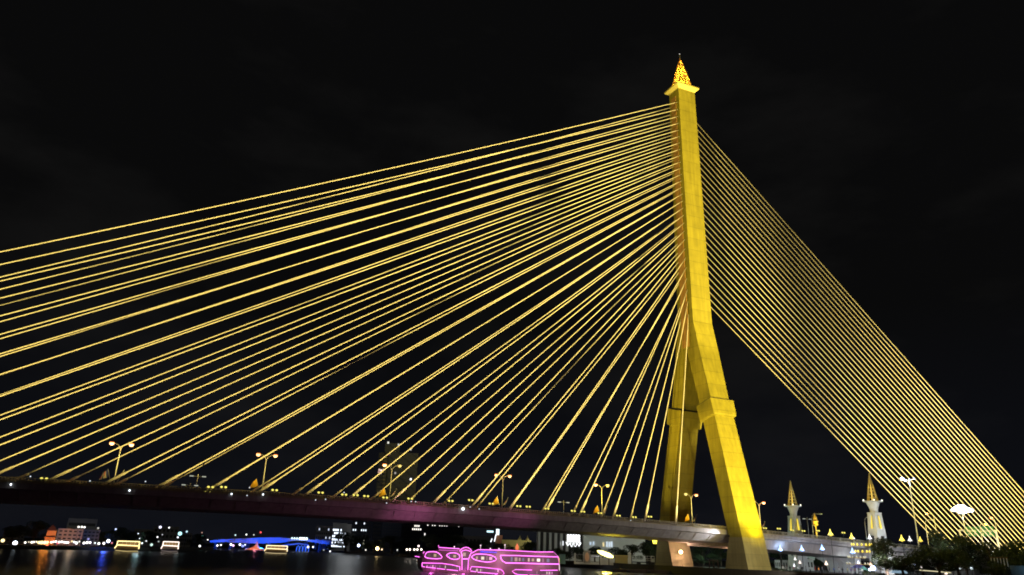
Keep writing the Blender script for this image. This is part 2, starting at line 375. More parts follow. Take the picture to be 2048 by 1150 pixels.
qw = MB(); qp = [(-9.6, -80), (-9.6, 30), (-2.1, 66), xyD(1000, 329.5), xyD(850, 429), xyD(760, 519), xyD(690, 639)]
for (ax, ay), (bx, by) in zip(qp, qp[1:]):
    qw.loft([[(ax-.3, ay, -.5), (ax+.3, ay, -.5), (ax+.3, ay, 2.3), (ax-.3, ay, 2.3)], [(bx-.3, by, -.5), (bx+.3, by, -.5), (bx+.3, by, 2.3), (bx-.3, by, 2.3)]])
tag(qw.build('quay_wall', M_DKC), 'grey concrete quay wall running along the right bank of the river', 'wall')

# added floodlights and the added light-blocking walls before them (outside the picture)
for (p_, t_, e_, a_, b_), hs, lb in zip(PRJ, ((-64, 48), (-84, 40), (-20, 84)), ('on the right bank opposite the pylon', 'far along the right bank', 'on the left bank')):
    d0 = Vector((t_[0]-p_[0], t_[1]-p_[1], 0)).normalized()
    o = empty('projector', (p_[0], p_[1], 1.75), 'large added out-of-view yellow floodlight on a low stand %s' % lb, 'floodlight'); q = Vector((0, 0, 1.25))-d0*.5
    MB().tube([q-d0*.5, q+d0*.2], [.3, .42], 12).tube([(q.x, q.y, 0), (q.x, q.y, 1.0)], .1, 6).build('housing', M_DARK, o)
    w_ = MB()
    def hgt(deg):                                   # the wall top is stepped so that it just screens the deck edge from the lamp
        u = R(deg); dy = -13.5-p_[1]; X = max(-300, min(215, p_[0]+dy*math.tan(u))); z = top(X)+1.5
        if p_[0] > 100 and deg < -38: z = 64 if deg < -49 else 33 if deg < -42 else 28
        return 3.0+12*math.cos(u)*(z-3.0)/dy
    n_ = int((hs[1]-hs[0])/2)
    for k in range(n_):
        g0, g1 = hs[0]+(hs[1]-hs[0])*k/n_, hs[0]+(hs[1]-hs[0])*(k+1)/n_
        w_.loft([[(p_[0]+r*math.sin(R(g)), p_[1]+r*math.cos(R(g)), z) for r, z in ((12, 0), (12.3, 0), (12.3, hgt((g0+g1)/2)), (12, hgt((g0+g1)/2)))] for g in (g0, g1)])
    o = w_.build('light_block_wall', M_GREY); tag(o, 'added curved light-blocking wall in front of the floodlight %s' % lb, 'wall')

# ------------------------------------------------------------------ street lamps on the bridge median, with their flags
SOD, WHT = (1, .42, .12), (.75, .85, 1)
lampspots = [(-158, 1, 1), (-127, 1, 1), (-96.5, 1, 0), (-66, 1, 1), (-35.6, 1, 0), (-5, 0, 1), (20.5, 0, 1)]
where = ['at the far left of the bridge', 'second from the left on the bridge', 'in front of the twin tower blocks', 'in the middle above the purple boat', 'left of the pylon with one dark head', 'between the two pylon legs', 'just right of the near pylon leg']
M_THAI = bpy.data.materials.new('striped_cloth'); M_THAI.use_nodes = True; n, l = M_THAI.node_tree.nodes, M_THAI.node_tree.links
t = n.new('ShaderNodeTexCoord'); sp_ = n.new('ShaderNodeSeparateXYZ'); c_ = n.new('ShaderNodeValToRGB'); c_.color_ramp.interpolation = 'CONSTANT'
els = c_.color_ramp.elements; els[0].position = 0; els[0].color = (.5, .03, .04, 1); els[1].position = .167; els[1].color = (.7, .7, .7, 1)
for p_, q_ in ((.333, (.03, .04, .25, 1)), (.667, (.7, .7, .7, 1)), (.833, (.5, .03, .04, 1))): e = els.new(p_); e.color = q_
l.new(t.outputs['Generated'], sp_.inputs[0]); l.new(sp_.outputs[1], c_.inputs[0]); l.new(c_.outputs[0], n['Principled BSDF'].inputs['Base Color'])
def flag(loc, lean, striped, label):
    o = empty('flag', loc, label, 'flag', 'flags leaning out from the bridge lamp posts')
    L = 4.0; tipx, tipz = lean*L*.34, L*.94
    MB().tube([(0, 0, 0), (tipx, 0, tipz)], .05, 5).build('flag_pole', M_STEEL, o)
    c = MB(); nu, nv = 7, 6; vs = []
    for v in range(nv+1):
        for u in range(nu+1):
            a, d = u/nu, v/nv
            bx = tipx*(1-d*.42); bz = tipz*(1-d*.42)
            # hangs from the pole, drooping
            vs.append((bx+(-1 if lean < 0 else -.75)*a*1.9*(.35+.65*d), .12*math.sin(a*7+d*2)*(a), bz-a*.95-.1*math.sin(a*5)))
    fs = [(v*(nu+1)+u, v*(nu+1)+u+1, (v+1)*(nu+1)+u+1, (v+1)*(nu+1)+u) for v in range(nv) for u in range(nu)]
    c.add(vs, fs).build('cloth', M_THAI if striped else M_YFLAG, o)
    return o
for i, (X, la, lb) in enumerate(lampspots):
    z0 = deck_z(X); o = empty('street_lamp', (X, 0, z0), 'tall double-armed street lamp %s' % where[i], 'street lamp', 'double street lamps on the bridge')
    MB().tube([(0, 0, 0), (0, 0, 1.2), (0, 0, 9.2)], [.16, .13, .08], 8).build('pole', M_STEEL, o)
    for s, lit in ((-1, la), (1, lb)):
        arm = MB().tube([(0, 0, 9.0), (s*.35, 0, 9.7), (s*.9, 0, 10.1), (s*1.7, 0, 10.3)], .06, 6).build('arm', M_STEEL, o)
        MB().lathe([(.05, .22), (.45, .2), (.55, 0), (.1, -.02)], (s*1.95, 0, 10.25), 8).build('lamp_head', M_WHITE if not lit else glow((1, .24, .05), 1.3), arm)  # a lit head glows orange in place of the halo around the lamp
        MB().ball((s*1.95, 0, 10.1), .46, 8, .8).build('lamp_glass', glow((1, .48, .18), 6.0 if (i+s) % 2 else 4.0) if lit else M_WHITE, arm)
    for s in (-1, 1):
        if X > 10 and s < 0: continue
        st = (s < 0) if i == 0 else (s > 0)
        flag((X+s*.25, -.2, z0+.9), s, st, ('red, white and blue striped flag' if st else 'plain yellow flag')+' leaning %s from the %s street lamp' % ('left' if s < 0 else 'right', ORD[i]))
    for s, lit in ((-1, la), (1, lb)):
        if lit: point('street_lamp_light', (X+s*1.95, 0, z0+9.2), 260, SOD, .3)
# small double-headed lamps beyond, on the far roadside
small = [(391, 948, 980, 12, 'taller pale twin-headed lamp left of the long cables'), (378, 966, 981, 12, 'shorter pale twin-headed lamp beside the taller one at left'), (1127, 1001, 1028, 12, 'pale twin-headed lamp halfway between the flags and the pylon'), (1617, 1035, 1064, 12, 'small pale lamp beside the gold ornamental post')]
for px, pt, pb, Y, lab in small:
    q = at_y(px, pb, Y); h = at_y(px, pt, Y).z-deck_z(q.x); o = empty('twin_lamp', (q.x, Y, deck_z(q.x)), lab, 'street lamp', 'small twin-headed lamps along the far side of the deck')
    MB().tube([(0, 0, 0), (0, 0, h)], .09, 6).build('pole', M_STEEL, o)
    MB().tube([(-1.3, 0, h-.5), (1.3, 0, h-.55)], .05, 5).build('cross_arm', M_STEEL, o)
    for s in (-1, 1): MB().cbox((s*1.4, 0, h-.5), .9, .35, .22).build('lamp_head', glow((.9, .95, .8), .45), o)

# ------------------------------------------------------------------ yellow twin floodlights on the railings
fl = [(88,958),(421,975),(447,975),(549,981),(641,986),(688,990),(711,991),(732,993),(770,996),(820,998),(901,1002.5),(941,1001),(982,1008),(1037,1013),(1056,1014),(1093,1018),(1146,1022.5),(1165,1024),(1199,1027),(1236,1032),(1268,1035),(1299,1034),(1529,1057),(1557,1058),(1583,1061),(1606,1062.5),(1635,1062),(1686,1066),(415,986)]
fproto = empty('twin_floodlight', (0, 0, 0), 'x', 'floodlight', 'yellow twin floodlights along the bridge railing')
MB().tube([(0, 0, -1.0), (0, 0, .0)], .07, 6).cbox((0, 0, 0), .9, .12, .12).build('bracket', M_DARK, fproto)
for s in (-1, 1):
    hd = MB().lathe([(.3, -.16), (.34, 0), (.2, .18), (.05, .2)], (s*.42, 0, .22), 8).build('housing', M_DARK, fproto)
    MB().ball((s*.42, -.12, .26), .29, 8, .8).build('lens', glow((1, .86, .16), 1.25), hd)
fl_sorted = sorted(fl)
for i, (px, py) in enumerate(fl_sorted):
    Y = -12.7 if py < 1100 and i % 4 else -12.7
    q = at_y(px, py, Y); o = fproto if i == 0 else copy_tree(fproto)
    o.location = (q.x, Y, q.z-.2); o['label'] = '%s yellow twin floodlight from the left along the bridge railing' % ordi(i)
# small white marker lights on the outer edge of the deck
mk = [(22,969),(61,953),(180,962),(259,981),(291,963),(463,988),(499,975),(526,989),(494,991),(631,1000),(651,998.5),(688,985),(773,1006),(822,1003),(831,1003.5),(926,1017.5),(940,1014),(958,1018),(1261,1041)]
for i, (px, py) in enumerate(sorted(mk)):
    q = at_y(px, py, -13.6); o = empty('marker_light', q, '%s small white marker light from the left on the deck edge' % ordi(i), 'marker light', 'white marker lights on the deck edge')
    MB().cbox((0, .1, 0), .35, .3, .2).build('bracket', M_DARK, o)
    rr = .34 if px == 926 else .17 if px in (463, 526, 259, 22) else .12
    MB().ball((0, -.1, 0), rr, 7).build('lens', glow((.85, .92, 1), 3.5 if rr > .15 else 1.2), o)

# ------------------------------------------------------------------ the two spired towers beside the deck
M_TOW = mat('tower_plaster', (.62, .64, .62), .75, noise=.15, nscale=.5, bump=.15)
M_SPIRE = mat('spire_lattice_metal', (.60, .52, .25), .45, .3)
def spire_tower(Y, zs, label):
    X = 50.3; o = empty('spired_tower', (X, Y, 1.75), label, 'tower', 'paired spired towers at the end of the side span')
    z = lambda v: v-1.75
    sh = MB().sq([(2.45, 2.2, 0), (1.75, 1.6, z(14.4)), (1.75, 1.6, z(14.7))]).build('shaft', M_TOW, o)
    for s in (-1, 1):
        for k, (dx, dy) in enumerate(((0, -1), (-1, 0), (1, 0), (0, 1))):
            pass
    for dx, dy in ((0, -1), (-1, 0)):               # dark slits low on the faces that show
        m = MB()
        if dy: m.box(-.4, -2.13, z(6.5), .4, -1.7, z(12.6))
        else: m.box(-2.33, -.4, z(6.5), -1.8, .4, z(12.6))
        m.build('slit', M_DARK, sh)
    up = MB()
    for sx in (-1, 1):
        for sy in (-1, 1): up.loft([[(sx*a-.42, sy*b-.42, zz), (sx*a+.42, sy*b-.42, zz), (sx*a+.42, sy*b+.42, zz), (sx*a-.42, sy*b+.42, zz)] for a, b, zz in ((1.3, 1.15, z(14.7)), (.98, .9, z(19.4)))])
    up.sq([(.62, .55, z(14.7)), (.5, .45, z(19.4))]); up.sq([(1.4, 1.32, z(18.7)), (1.5, 1.42, z(19.4))])
    for s in (-1, 1):
        up.sq([(.28, 1.05, z(14.7)), (.2, .85, z(18.8))]); up.sq([(1.15, .28, z(14.7)), (.95, .2, z(18.8))])
    up.build('lantern_storey', M_TOW, o)
    for (dx, dy) in ((-.72, -1.12), (.72, -1.12), (-1.12, -.6), (-1.12, .6)):
        m = MB(); m.loft([[(dx-.25, dy-.22, z(14.75)), (dx+.25, dy-.22, z(14.75)), (dx+.25, dy+.22, z(14.75)), (dx-.25, dy+.22, z(14.75))], [(dx*.75-.1, dy*.75-.12, z(18.4)), (dx*.75+.1, dy*.75-.12, z(18.4)), (dx*.75+.1, dy*.75+.12, z(18.4)), (dx*.75-.1, dy*.75+.12, z(18.4))]])
        m.build('lit_niche', glow((1, .74, .07), 1.15), o)
    MB().lathe([(1.15, z(19.4)), (1.15, z(20.2)), (1.35, z(20.9)), (1.75, z(21.8)), (1.95, z(22.35)), (2.85, z(22.5)), (2.85, z(22.75)), (1.6, z(22.8))], n=16).build('bowl', M_TOW, o)
    sp = MB(); zb_, zt_ = z(22.8), z(31.2); n_ = 8
    rr = lambda t: 1.45*(1-t)+.04
    for i in range(n_):
        a = 2*math.pi*i/n_; sp.tube([(rr(t)*math.cos(a), rr(t)*math.sin(a), zb_+(zt_-zb_)*t) for t in (0, .5, 1)], [.12, .08, .04], 5)
    for t in (.0, .12, .24, .36, .48):
        sp.tube([(rr(t)*math.cos(2*math.pi*i/16), rr(t)*math.sin(2*math.pi*i/16), zb_+(zt_-zb_)*t) for i in range(17)], .07, 4)
    sp.lathe([(rr(.6)*.93, zb_+(zt_-zb_)*.6), (.05, zt_)], n=8)
    s_o = sp.build('spire', M_SPIRE, o)
    MB().lathe([(.28, z(22.9)), (.22, z(26.4)), (.1, z(28.2))], n=8).build('spire_lamp', glow((1, .66, .10), 1.3), s_o)
    for a in (2.4, 4.0, 5.6): MB().ball((2.6*math.cos(a), 2.6*math.sin(a), z(23.0)), .24, 7).build('rim_lamp', glow((1, .95, .75), 2.2), o)
    for zz in zs: point('tower_lamp', (X-.2, Y-.1, zz), 160, (1, .6, .08), .2)
    point('tower_lamp', (X-3.4, Y-3.4, 15.6), 120, (1, .8, .25), .3)
spire_tower(-16.6, (24.2, 26.8), 'spired lantern tower in front of the deck with dark slits in its base')
spire_tower(16.8, (24.2, 26.8), 'spired lantern tower behind the deck, left of the gold ornamental post')

# ------------------------------------------------------------------ other lamps
def arm_lamp(px, pb, pt, Y, dirx, label, lit=None, arm=2.4, power=0):
    q = at_y(px, pb, Y); zb_ = deck_z(q.x); h = at_y(px, pt, Y).z-zb_
    o = empty('street_lamp', (q.x, Y, zb_), label, 'street lamp')
    MB().tube([(0, 0, 0), (0, 0, h-1.6), (dirx*.25, 0, h-.7), (dirx*.9, 0, h-.1), (dirx*arm, 0, h)], [.14, .11, .09, .08, .06], 7).build('pole', M_STEEL, o)
    MB().cbox((dirx*(arm+.3), 0, h), 1.0, .4, .26).build('lamp_head', M_WHITE if not lit else M_STEEL, o)
    if lit: MB().ball((dirx*(arm+.3), 0, h-.16), .42, 8, .7).build('lamp_glass', glow(lit, 9.0), o)
    return o
arm_lamp(1626, 1062, 1027, -11.4, 1, 'unlit single-arm street lamp curving right beside the gold ornamental post', arm=3.4)
arm_lamp(1733, 1072, 1034, -11.4, 1, 'unlit single-arm street lamp curving right behind the near spired tower', arm=3.2)
arm_lamp(1872, 1060, 1028, 3, -1, 'sodium street lamp with a curved arm to the left, between the cables', SOD, 3.2)
arm_lamp(1853, 1062, 1039, -6, 1, 'pale unlit street lamp with a curved arm in front of the cable ends', None, 3.4)
arm_lamp(1995, 1070, 1036, 4, -1, 'sodium street lamp at the right above the green road sign', SOD, 1.4)
arm_lamp(1962, 1066, 1047, -8, 1, 'small yellow street lamp just right of the green road sign top', (1, .8, .1), 3.0)
# gold ornamental post
q = at_y(1633, 1066, -12.4); o = empty('ornamental_post', (q.x, -12.4, deck_z(q.x)), 'floodlit gold ornamental post with a flame-shaped finial standing on the deck edge', 'lamp post')
MB().lathe([(.3, 0), (.26, .6), (.2, 3.6)], n=8).build('post', M_GOLD, o)
MB().lathe([(.2, 3.6), (.85, 4.0), (.65, 4.6), (.95, 5.0), (.55, 5.7), (.6, 6.0), (.06, 7.4)], n=8).build('finial', M_GOLD, o)
for dz in (1.0, 3.6): spot('ornament_flood', (q.x-1.2, -15, deck_z(q.x)+dz-.3), (q.x, -12.4, deck_z(q.x)+dz+1.8), 1500, (1, .85, .1), 60)

# high masts with floodlight clusters
def mast(px, pb, pt, D, label, heads, e):
    a, rz = frame(px, D, 1.75); h = at(px, pt, D).z-1.75
    o = empty('high_mast', a, label, 'floodlight mast', None, rz)
    MB().tube([(0, 0, 0), (0, 0, h)], [.35, .14], 8).build('mast', M_STEEL, o)
    MB().tube([(-1.6, 0, h-.3), (1.6, 0, h-.3)], .08, 5).build('head_frame', M_STEEL, o)
    for x, z, r in heads:
        hd = MB().cbox((x, 0, h+z+.1), .8, .5, .5).build('floodlight', M_DARK, o)
        MB().ball((x, -.3, h+z), r, 8, .75).build('lens', glow((.78, .92, 1), e), hd)
    point('mast_light', (a.x, a.y-2.5, h+1), 9000, (.75, .88, 1), .8)
mast(1838, 1090, 957, 330, 'tall mast seen through the cables with one bright head at its left side', [(-2.2, 0, .75), (-1.2, -.7, .5), (1.8, -.1, .12)], 8)
mast(1936, 1090, 1019, 420, 'mast with a wide blazing white cluster of floodlights between the cables', [(-3.4, -.2, .9), (-2.3, .2, 1.3), (-.9, .8, 1.6), (.5, .9, 1.6), (1.8, .2, 1.4), (2.9, -.2, 1.2), (3.9, -.5, .9), (-.6, -.9, 1.2), (.9, -1.0, 1.2)], 12)

# overhead road sign
a, rz = frame(1961, 330, 7.3); o = empty('road_sign', a, 'wide green overhead road sign on a pale gantry seen through the cables', 'road sign', None, rz)
zt = at(1961, 1059, 330).z-7.3; zs = at(1961, 1069, 330).z-7.3; hw = width(1925, 1998, 330)/2
g_ = MB()
for s in (-1, 1): g_.box(s*hw-.28, -.28, 0, s*hw+.28, .28, zt-.1)
g_.box(-hw, -.22, zt-.6, hw, .22, zt-.05); g_.build('gantry', M_WHITE, o)
M_SIGN = mat('sign_green', (.02, .20, .09), .5, noise=.1, nscale=2)
for x0, x1, k in ((-3.9, .2, 0), (.4, 5.1, 1)):
    pn = MB().box(x0, -.45, zs-.6, x1, -.33, zt+(.9 if k == 0 else 1.1)).build('sign_panel', M_SIGN, o)
    w_ = MB()
    for j, yy in enumerate((.72, .45)):             # pale unreadable word bars and arrows
        xx = x0+.5
        while xx < x1-.9: L_ = .35+.5*((int(xx*7)+j) % 3)/2; w_.box(xx, -.475, zs+(zt-zs)*yy+j*.1, xx+L_, -.455, zs+(zt-zs)*yy+.28+j*.1); xx += L_+.22
    for f2 in (.25, .7):
        cx = x0+(x1-x0)*f2; w_.add([(cx-.3, -.48, zs+.25), (cx+.3, -.48, zs+.25), (cx, -.48, zs-.2)], [(0, 2, 1)]); w_.box(cx-.09, -.475, zs+.25, cx+.09, -.455, zs+.6)
    w_.build('sign_marking', mat('sign_white', (.7, .75, .7), .5), pn)
point('sign_light', (a.x-3, a.y-9, 11), 1500, (.85, .95, 1), .5)

# lanterns on posts along the west promenade
def lantern(px, py, D, col, e, r, label, kind='cone', group=None, pw=0, z0=1.75, cat='lantern'):
    a, rz = frame(px, D, z0); h = at(px, py, D).z-z0
    o = empty('lantern_post' if h > .8 else 'lantern', a, label, cat, group, rz)
    MB().tube([(0, 0, 0), (0, 0, max(h-r, .2))], [.09, .06], 6).build('post', M_DARK, o)
    if kind == 'cone':  # the cone shape stands in for the triangular glare of the lamp
        r *= .8; MB().lathe([(.1, -r*1.1), (r*1.25, -r*.75), (r*.8, -.1*r), (r*.35, r*.7), (.05, r*1.9)], (0, 0, h), 10).build('glare_cone', glow(col, e), o)
        MB().lathe([(r*1.25, -r*.95), (r*1.5, -r*.8), (r*1.3, -r*.7)], (0, 0, h), 10).build('cone_rim', M_DARK, o)
    else: MB().ball((0, 0, h), r, 8).build('globe', glow(col, e), o)
    if pw: point('lantern_light', (a.x, a.y-.6, h+z0), pw, col, .3)
    return o
BW = (.35, .55, 1)
for i, (px, py) in enumerate([(1560, 1098), (1603, 1098), (1644, 1096.5), (1704, 1103)]):
    lantern(px, py, 238, BW, 2.6, .75, '%s of four blue-white lanterns shining under the side span, from the left' % ORD[i], 'cone', 'blue-white lanterns under the side span', 500)
for px, py, c, e, r, lab in [(1664, 1067, (1, .80, .12), 2.5, .8, 'bright yellow cone lantern in front of the railing, left one of two'), (1706, 1074, (1, .80, .12), 2.2, .75, 'bright yellow cone lantern in front of the railing near the spired tower'),
        (1742, 1075, (.95, .95, 1), 2, .62, 'white cone lantern against the base of the near spired tower'), (1754, 1096, (1, .95, .9), 2, .4, 'small white cone lantern at the foot of the near spired tower'),
        (1806, 1078, (1, .76, .10), 2.4, .75, 'yellow cone lantern above the dark trees, left of three'), (1822, 1079, (1, .97, .9), 1.6, .62, 'white cone lantern above the dark trees, middle of three'), (1843, 1080, (1, .74, .10), 1.8, .6, 'yellow cone lantern above the dark trees, right of three'),
        (1797, 1121, (.95, 1, .95), 2.5, .45, 'white cone lantern hanging low in front of the dark trees'), (1823, 1128, (.6, .7, 1), 3, .45, 'blue-white cone lantern right of the low white one, before the trees'),
        (1588, 1118, (1, .93, .9), 2, .42, 'white cone lantern above the crowd, left of three'), (1597, 1125, (1, .8, .7), 2, .42, 'pinkish cone lantern above the crowd, middle of three'), (1585, 1131, (.9, .92, 1), 1.8, .42, 'white cone lantern low in the crowd'),
        (1649, 1127, (1, .72, .55), 3, .5, 'peach cone lantern beside the fluted pier'), (1737, 1128, (1, .62, .42), 2.5, .45, 'orange cone lantern right of the white tent'), (1713, 1125, (.75, .78, 1), 3, .4, 'blue-white cone lantern on top of the white tent'),
        (1884, 1146, (1, .82, .6), 2.5, .4, 'warm cone lantern at the bottom edge below the long roof')]:
    lantern(px, py, 236, c, e, r, lab)
point('promenade_light', (38, -24, 6), 700, (.8, .8, 1), .5)
point('promenade_light', (60, -22, 7), 500, (.6, .7, 1), .5)
spot('side_span_wash', (20, -46, 3), (42, -12, 9), 2.2e4, (1, .92, .90), 95, .9, .6)
spot('side_span_wash', (62, -42, 3), (62, -12, 10), 1.5e4, (.92, .90, .95), 95, .9, .6)
spot('tower_wash', (42, -44, 6), (50, -17, 13), 2.4e4, (.85, .92, 1), 60, .9, .6)

# tiered lamp standards
def tiered(px, py, D, tiers, col, e, label, lw=1):
    a, rz = frame(px, D, 1.75); h = at(px, py, D).z-1.75; o = empty('tiered_lamp', a, label, 'lamp post', None, rz)
    MB().tube([(0, 0, 0), (0, 0, h)], .12, 6).build('post', M_DARK, o)
    for z, r, n_ in tiers:
        ring = MB().tube([(r*math.cos(2*math.pi*i/16), r*.5*math.sin(2*math.pi*i/16), h+z) for i in range(17)], .07, 4).build('tier_ring', M_GOLD, o)
        for i in range(n_):
            x = r*math.cos(2*math.pi*(i+.5)/n_); y = r*.5*math.sin(2*math.pi*(i+.5)/n_)
            MB().ball((x, y, h+z+.25), .2*lw, 6, 1.5).build('bulb', glow(col, e), ring)
tiered(1724, 1106, 240, [(2.0, 2.6, 14), (.2, 1.9, 10)], (1, .78, .07), 1.6, 'tiered lamp with two rings of yellow bulbs left of the near spired tower', 1.15)
tiered(1711, 1124, 240, [(1.1, 2.3, 14), (-.6, 2.8, 12)], (1, .93, .62), .7, 'tiered lamp with rings of pale bulbs below the yellow one')
tiered(1536, 1087, 238, [(1.4, .55, 6), (.5, .8, 6), (-.4, .5, 4)], (1, .83, .06), 2.4, 'slim lamp with a cluster of yellow bulbs beside the near pylon leg', 1.2)
tiered(1310, 1084, 250, [(.2, .5, 6), (-.4, .4, 4)], (1, .78, .06), 4, 'lamp with a dense yellow cluster left of the far pylon foot', 1.4)
# lamp on the far foot, floodlight projector on the quay
q = at_y(1361, 1104, 11.8); o = empty('wall_lamp', q, 'glaring orange lamp on the inner face of the far pylon foot', 'lamp')
MB().cbox((0, .5, 0), .5, 1.0, .3).build('bracket', M_DARK, o); MB().ball((0, -.1, 0), .55, 8).build('lamp_glass', glow((1, .62, .34), 12), o)
point('foot_lamp', (q.x, q.y-2.4, q.z+.2), 1500, (1, .55, .38), .3); point('foot_lamp', (q.x+12, q.y-8, 5.5), 500, (1, .5, .28), .3)
q = at_y(1361, 1076, -9); o = empty('soffit_lamp', (q.x, -9, q.z), 'small peach lamp hanging under the deck above the far pylon foot', 'lamp')
MB().ball((0, 0, 0), .2, 7).build('lamp_glass', glow((1, .7, .45), 6), o); MB().tube([(0, 0, .1), (0, 0, .7)], .05, 5).build('bracket', M_DARK, o)
p1 = at(1195, 1102, 248); p2 = at(1226, 1114, 244); o = empty('floodlight_projector', (p1+p2)/2, 'long blazing yellow floodlight bar slanting over the quay, left of the far pylon foot', 'floodlight')
ml = (p1+p2)/2; dd = (p2-p1)
MB().tube([(p1-ml)*1.0+Vector((0, .6, 0)), (p2-ml)*1.0+Vector((0, .6, 0))], .5, 8).build('housing', M_DARK, o)
MB().tube([(p1-ml)*.98, (p1-ml)*.5, (p2-ml)*.5, (p2-ml)*.98], [.25, .62, .68, .3], 10).build('lens', glow((1, .86, .22), 6), o)
for s in (-.6, .6): MB().tube([dd*s*.5+Vector((0, .6, 0)), Vector((dd.x*s*.5, dd.y*s*.5+.6, 1.75-ml.z))], .14, 6).build('leg', M_DARK, o)
spot('projector_light', (ml.x-1, ml.y-2.2, ml.z+.5), (ml.x-9, ml.y-26, 0), 1.5e4, (1, .80, .06), 60, 1, .5)
spot('projector_light', (ml.x, ml.y-2, ml.z+1), (-12, -2, 9), 3.5e3, (1, .78, .05), 70, .8, .6)
spot('projector_light', (-26, 10, 5), (-34, -1, 10), 2.6e3, (1, .78, .04), 55, 1, .4)
# white lamp on the near leg lighting the deck side
q = at_y(1459, 1072, -14.6); o = empty('wall_lamp', q, 'small dark-cased lamp where the deck meets the near pylon leg', 'lamp')
MB().cbox((0, 0, 0), .5, .5, .5).build('casing', M_DARK, o)
spot('deck_side_light', (q.x-1.2, q.y-1.6, q.z-.2), (q.x-14, -11, q.z-1), 5500, (.85, .85, 1), 110, .9, .3)
spot('deck_side_light', (-13, -50, 3), (-22, -12, 10), 1.5e4, (1, .86, .72), 100, .9, .4)  # added warm fill without a fixture, brightens the deck side
spot('deck_side_light', (-40, -60, 6), (-90, -12, 12), 1.6e3, (1, .72, .7), 100, .9, .4)  # added faint fill over the river for the deck further left
# purple party lights of the boat thrown up on the deck
q = at_z(870, 1100, 5.5)
boat_a, boat_b = Vector(at_z(846, 1143.5, 0)), Vector(at_z(1120, 1153.5, 0))
def boat_frame():
    d = (boat_b-boat_a); L = d.length; ex = d/L; return L, ex, Vector((-ex.y, ex.x, 0))
BL, BX, BN = boat_frame()
BRZ = math.atan2(BX.y, BX.x)
def bp2(px, py, off=0):                             # point of the picture on the boat's near side -> (along, height) in the boat's frame
    d = ray(px, py); n = BN; t = (boat_a-n*off-CAM).dot(n)/d.dot(n); p = CAM+d*t-boat_a; return p.dot(BX), p.z
def zc(x, y): return 800+x/6.024, 1060+y/6.024      # reading of a magnified crop
boat = empty('river_cruise_boat', boat_a, 'dark two-deck dinner cruise boat outlined in glowing magenta light strips', 'boat', None, BRZ)
M_HULL = mat('boat_hull_paint', (.14, .10, .105), .4, noise=.2, nscale=.6)
M_INT = mat('boat_interior', (.30, .22, .2), .7)
BEAM = 5.5
def poly(pts, y0, y1):
    m = MB(); n = len(pts); m.add([(x, y0, z) for x, z in pts]+[(x, y1, z) for x, z in pts], [tuple(range(n-1, -1, -1)), tuple(range(n, 2*n))]+[(i, (i+1) % n, n+(i+1) % n, n+i) for i in range(n)][::1]); return m
def S(pts): return [bp2(*zc(x, y)) for x, y in pts]
roof = S([(462, 212), (720, 228), (760, 212), (800, 206), (845, 225), (880, 262), (940, 236), (1240, 243), (1640, 264), (1850, 266)])
low = S([(1905, 322), (1915, 410), (1920, 520)])
hb = [(BL+.0, 1.2), (BL-.3, -.3), (0.3, -.3), (-.6, 1.2)]
left = S([(262, 395), (268, 330), (300, 262), (462, 240)])
hull = poly(roof+low+hb+left, 0, BEAM).build('hull', M_HULL, boat)
bow = S([(170, 315), (245, 330), (280, 260)])
m = MB(); m.loft([[(left[0][0], 0, .2), (left[0][0], 0, bow[2][1]), (left[0][0], BEAM, bow[2][1]), (left[0][0], BEAM, .2)], [(bow[0][0]+.6, BEAM*.4, .6), (bow[0][0], BEAM*.4, bow[0][1]+.3), (bow[0][0], BEAM*.6, bow[0][1]+.3), (bow[0][0]+.6, BEAM*.6, .6)]]); m.build('bow', M_HULL, hull)
MAG = (1, .17, .86)
def led(pts, e=2.6, r=.062, y=-.08, closed=False, parent=None, col=MAG):
    q = [(x, y, z) for x, z in S(pts)]
    if closed: q.append(q[0])
    return MB().tube(q, r, 5).build('light_strip', glow(col, e), parent or boat)
led([(465, 185), (470, 210), (600, 218), (718, 226)]); led([(718, 256), (732, 236), (765, 215), (795, 207), (825, 214), (850, 230), (866, 256)])
led([(868, 278), (900, 258), (940, 237), (1240, 242), (1640, 264), (1850, 264)])
led([(470, 240), (600, 246), (700, 250)], 1.0, .05); led([(1852, 266), (1904, 322)], .7, .06)
led([(168, 316), (205, 322), (245, 329), (262, 295), (282, 258)], y=1.0)
wins = [([(300, 322), (308, 290), (325, 270), (352, 262), (400, 261), (440, 265), (475, 285), (500, 312), (508, 328), (495, 342), (450, 347), (380, 344), (330, 338)], 'lens-shaped window'),
        ([(560, 306), (578, 288), (605, 277), (650, 274), (690, 282), (714, 300), (722, 322), (712, 342), (690, 352), (650, 354), (610, 345), (580, 326)], 'w'),
        ([(862, 327), (880, 308), (912, 292), (970, 290), (1040, 294), (1100, 304), (1145, 326), (1163, 352), (1148, 368), (1100, 382), (1050, 387), (980, 378), (920, 364), (885, 348)], 'w'),
        ([(1210, 306), (1430, 308), (1620, 316), (1760, 320), (1905, 324), (1915, 410), (1760, 408), (1560, 404), (1430, 400), (1275, 394), (1240, 376), (1220, 348)], 'w'),
        ([(735, 262), (760, 248), (795, 241), (835, 252), (862, 268), (830, 345), (752, 345)], 'w')]
M_WIN = mat('cabin_glass', (.05, .035, .05), .6, emit=(.75, .42, .5), es=.07)
rnd = random.Random(5)
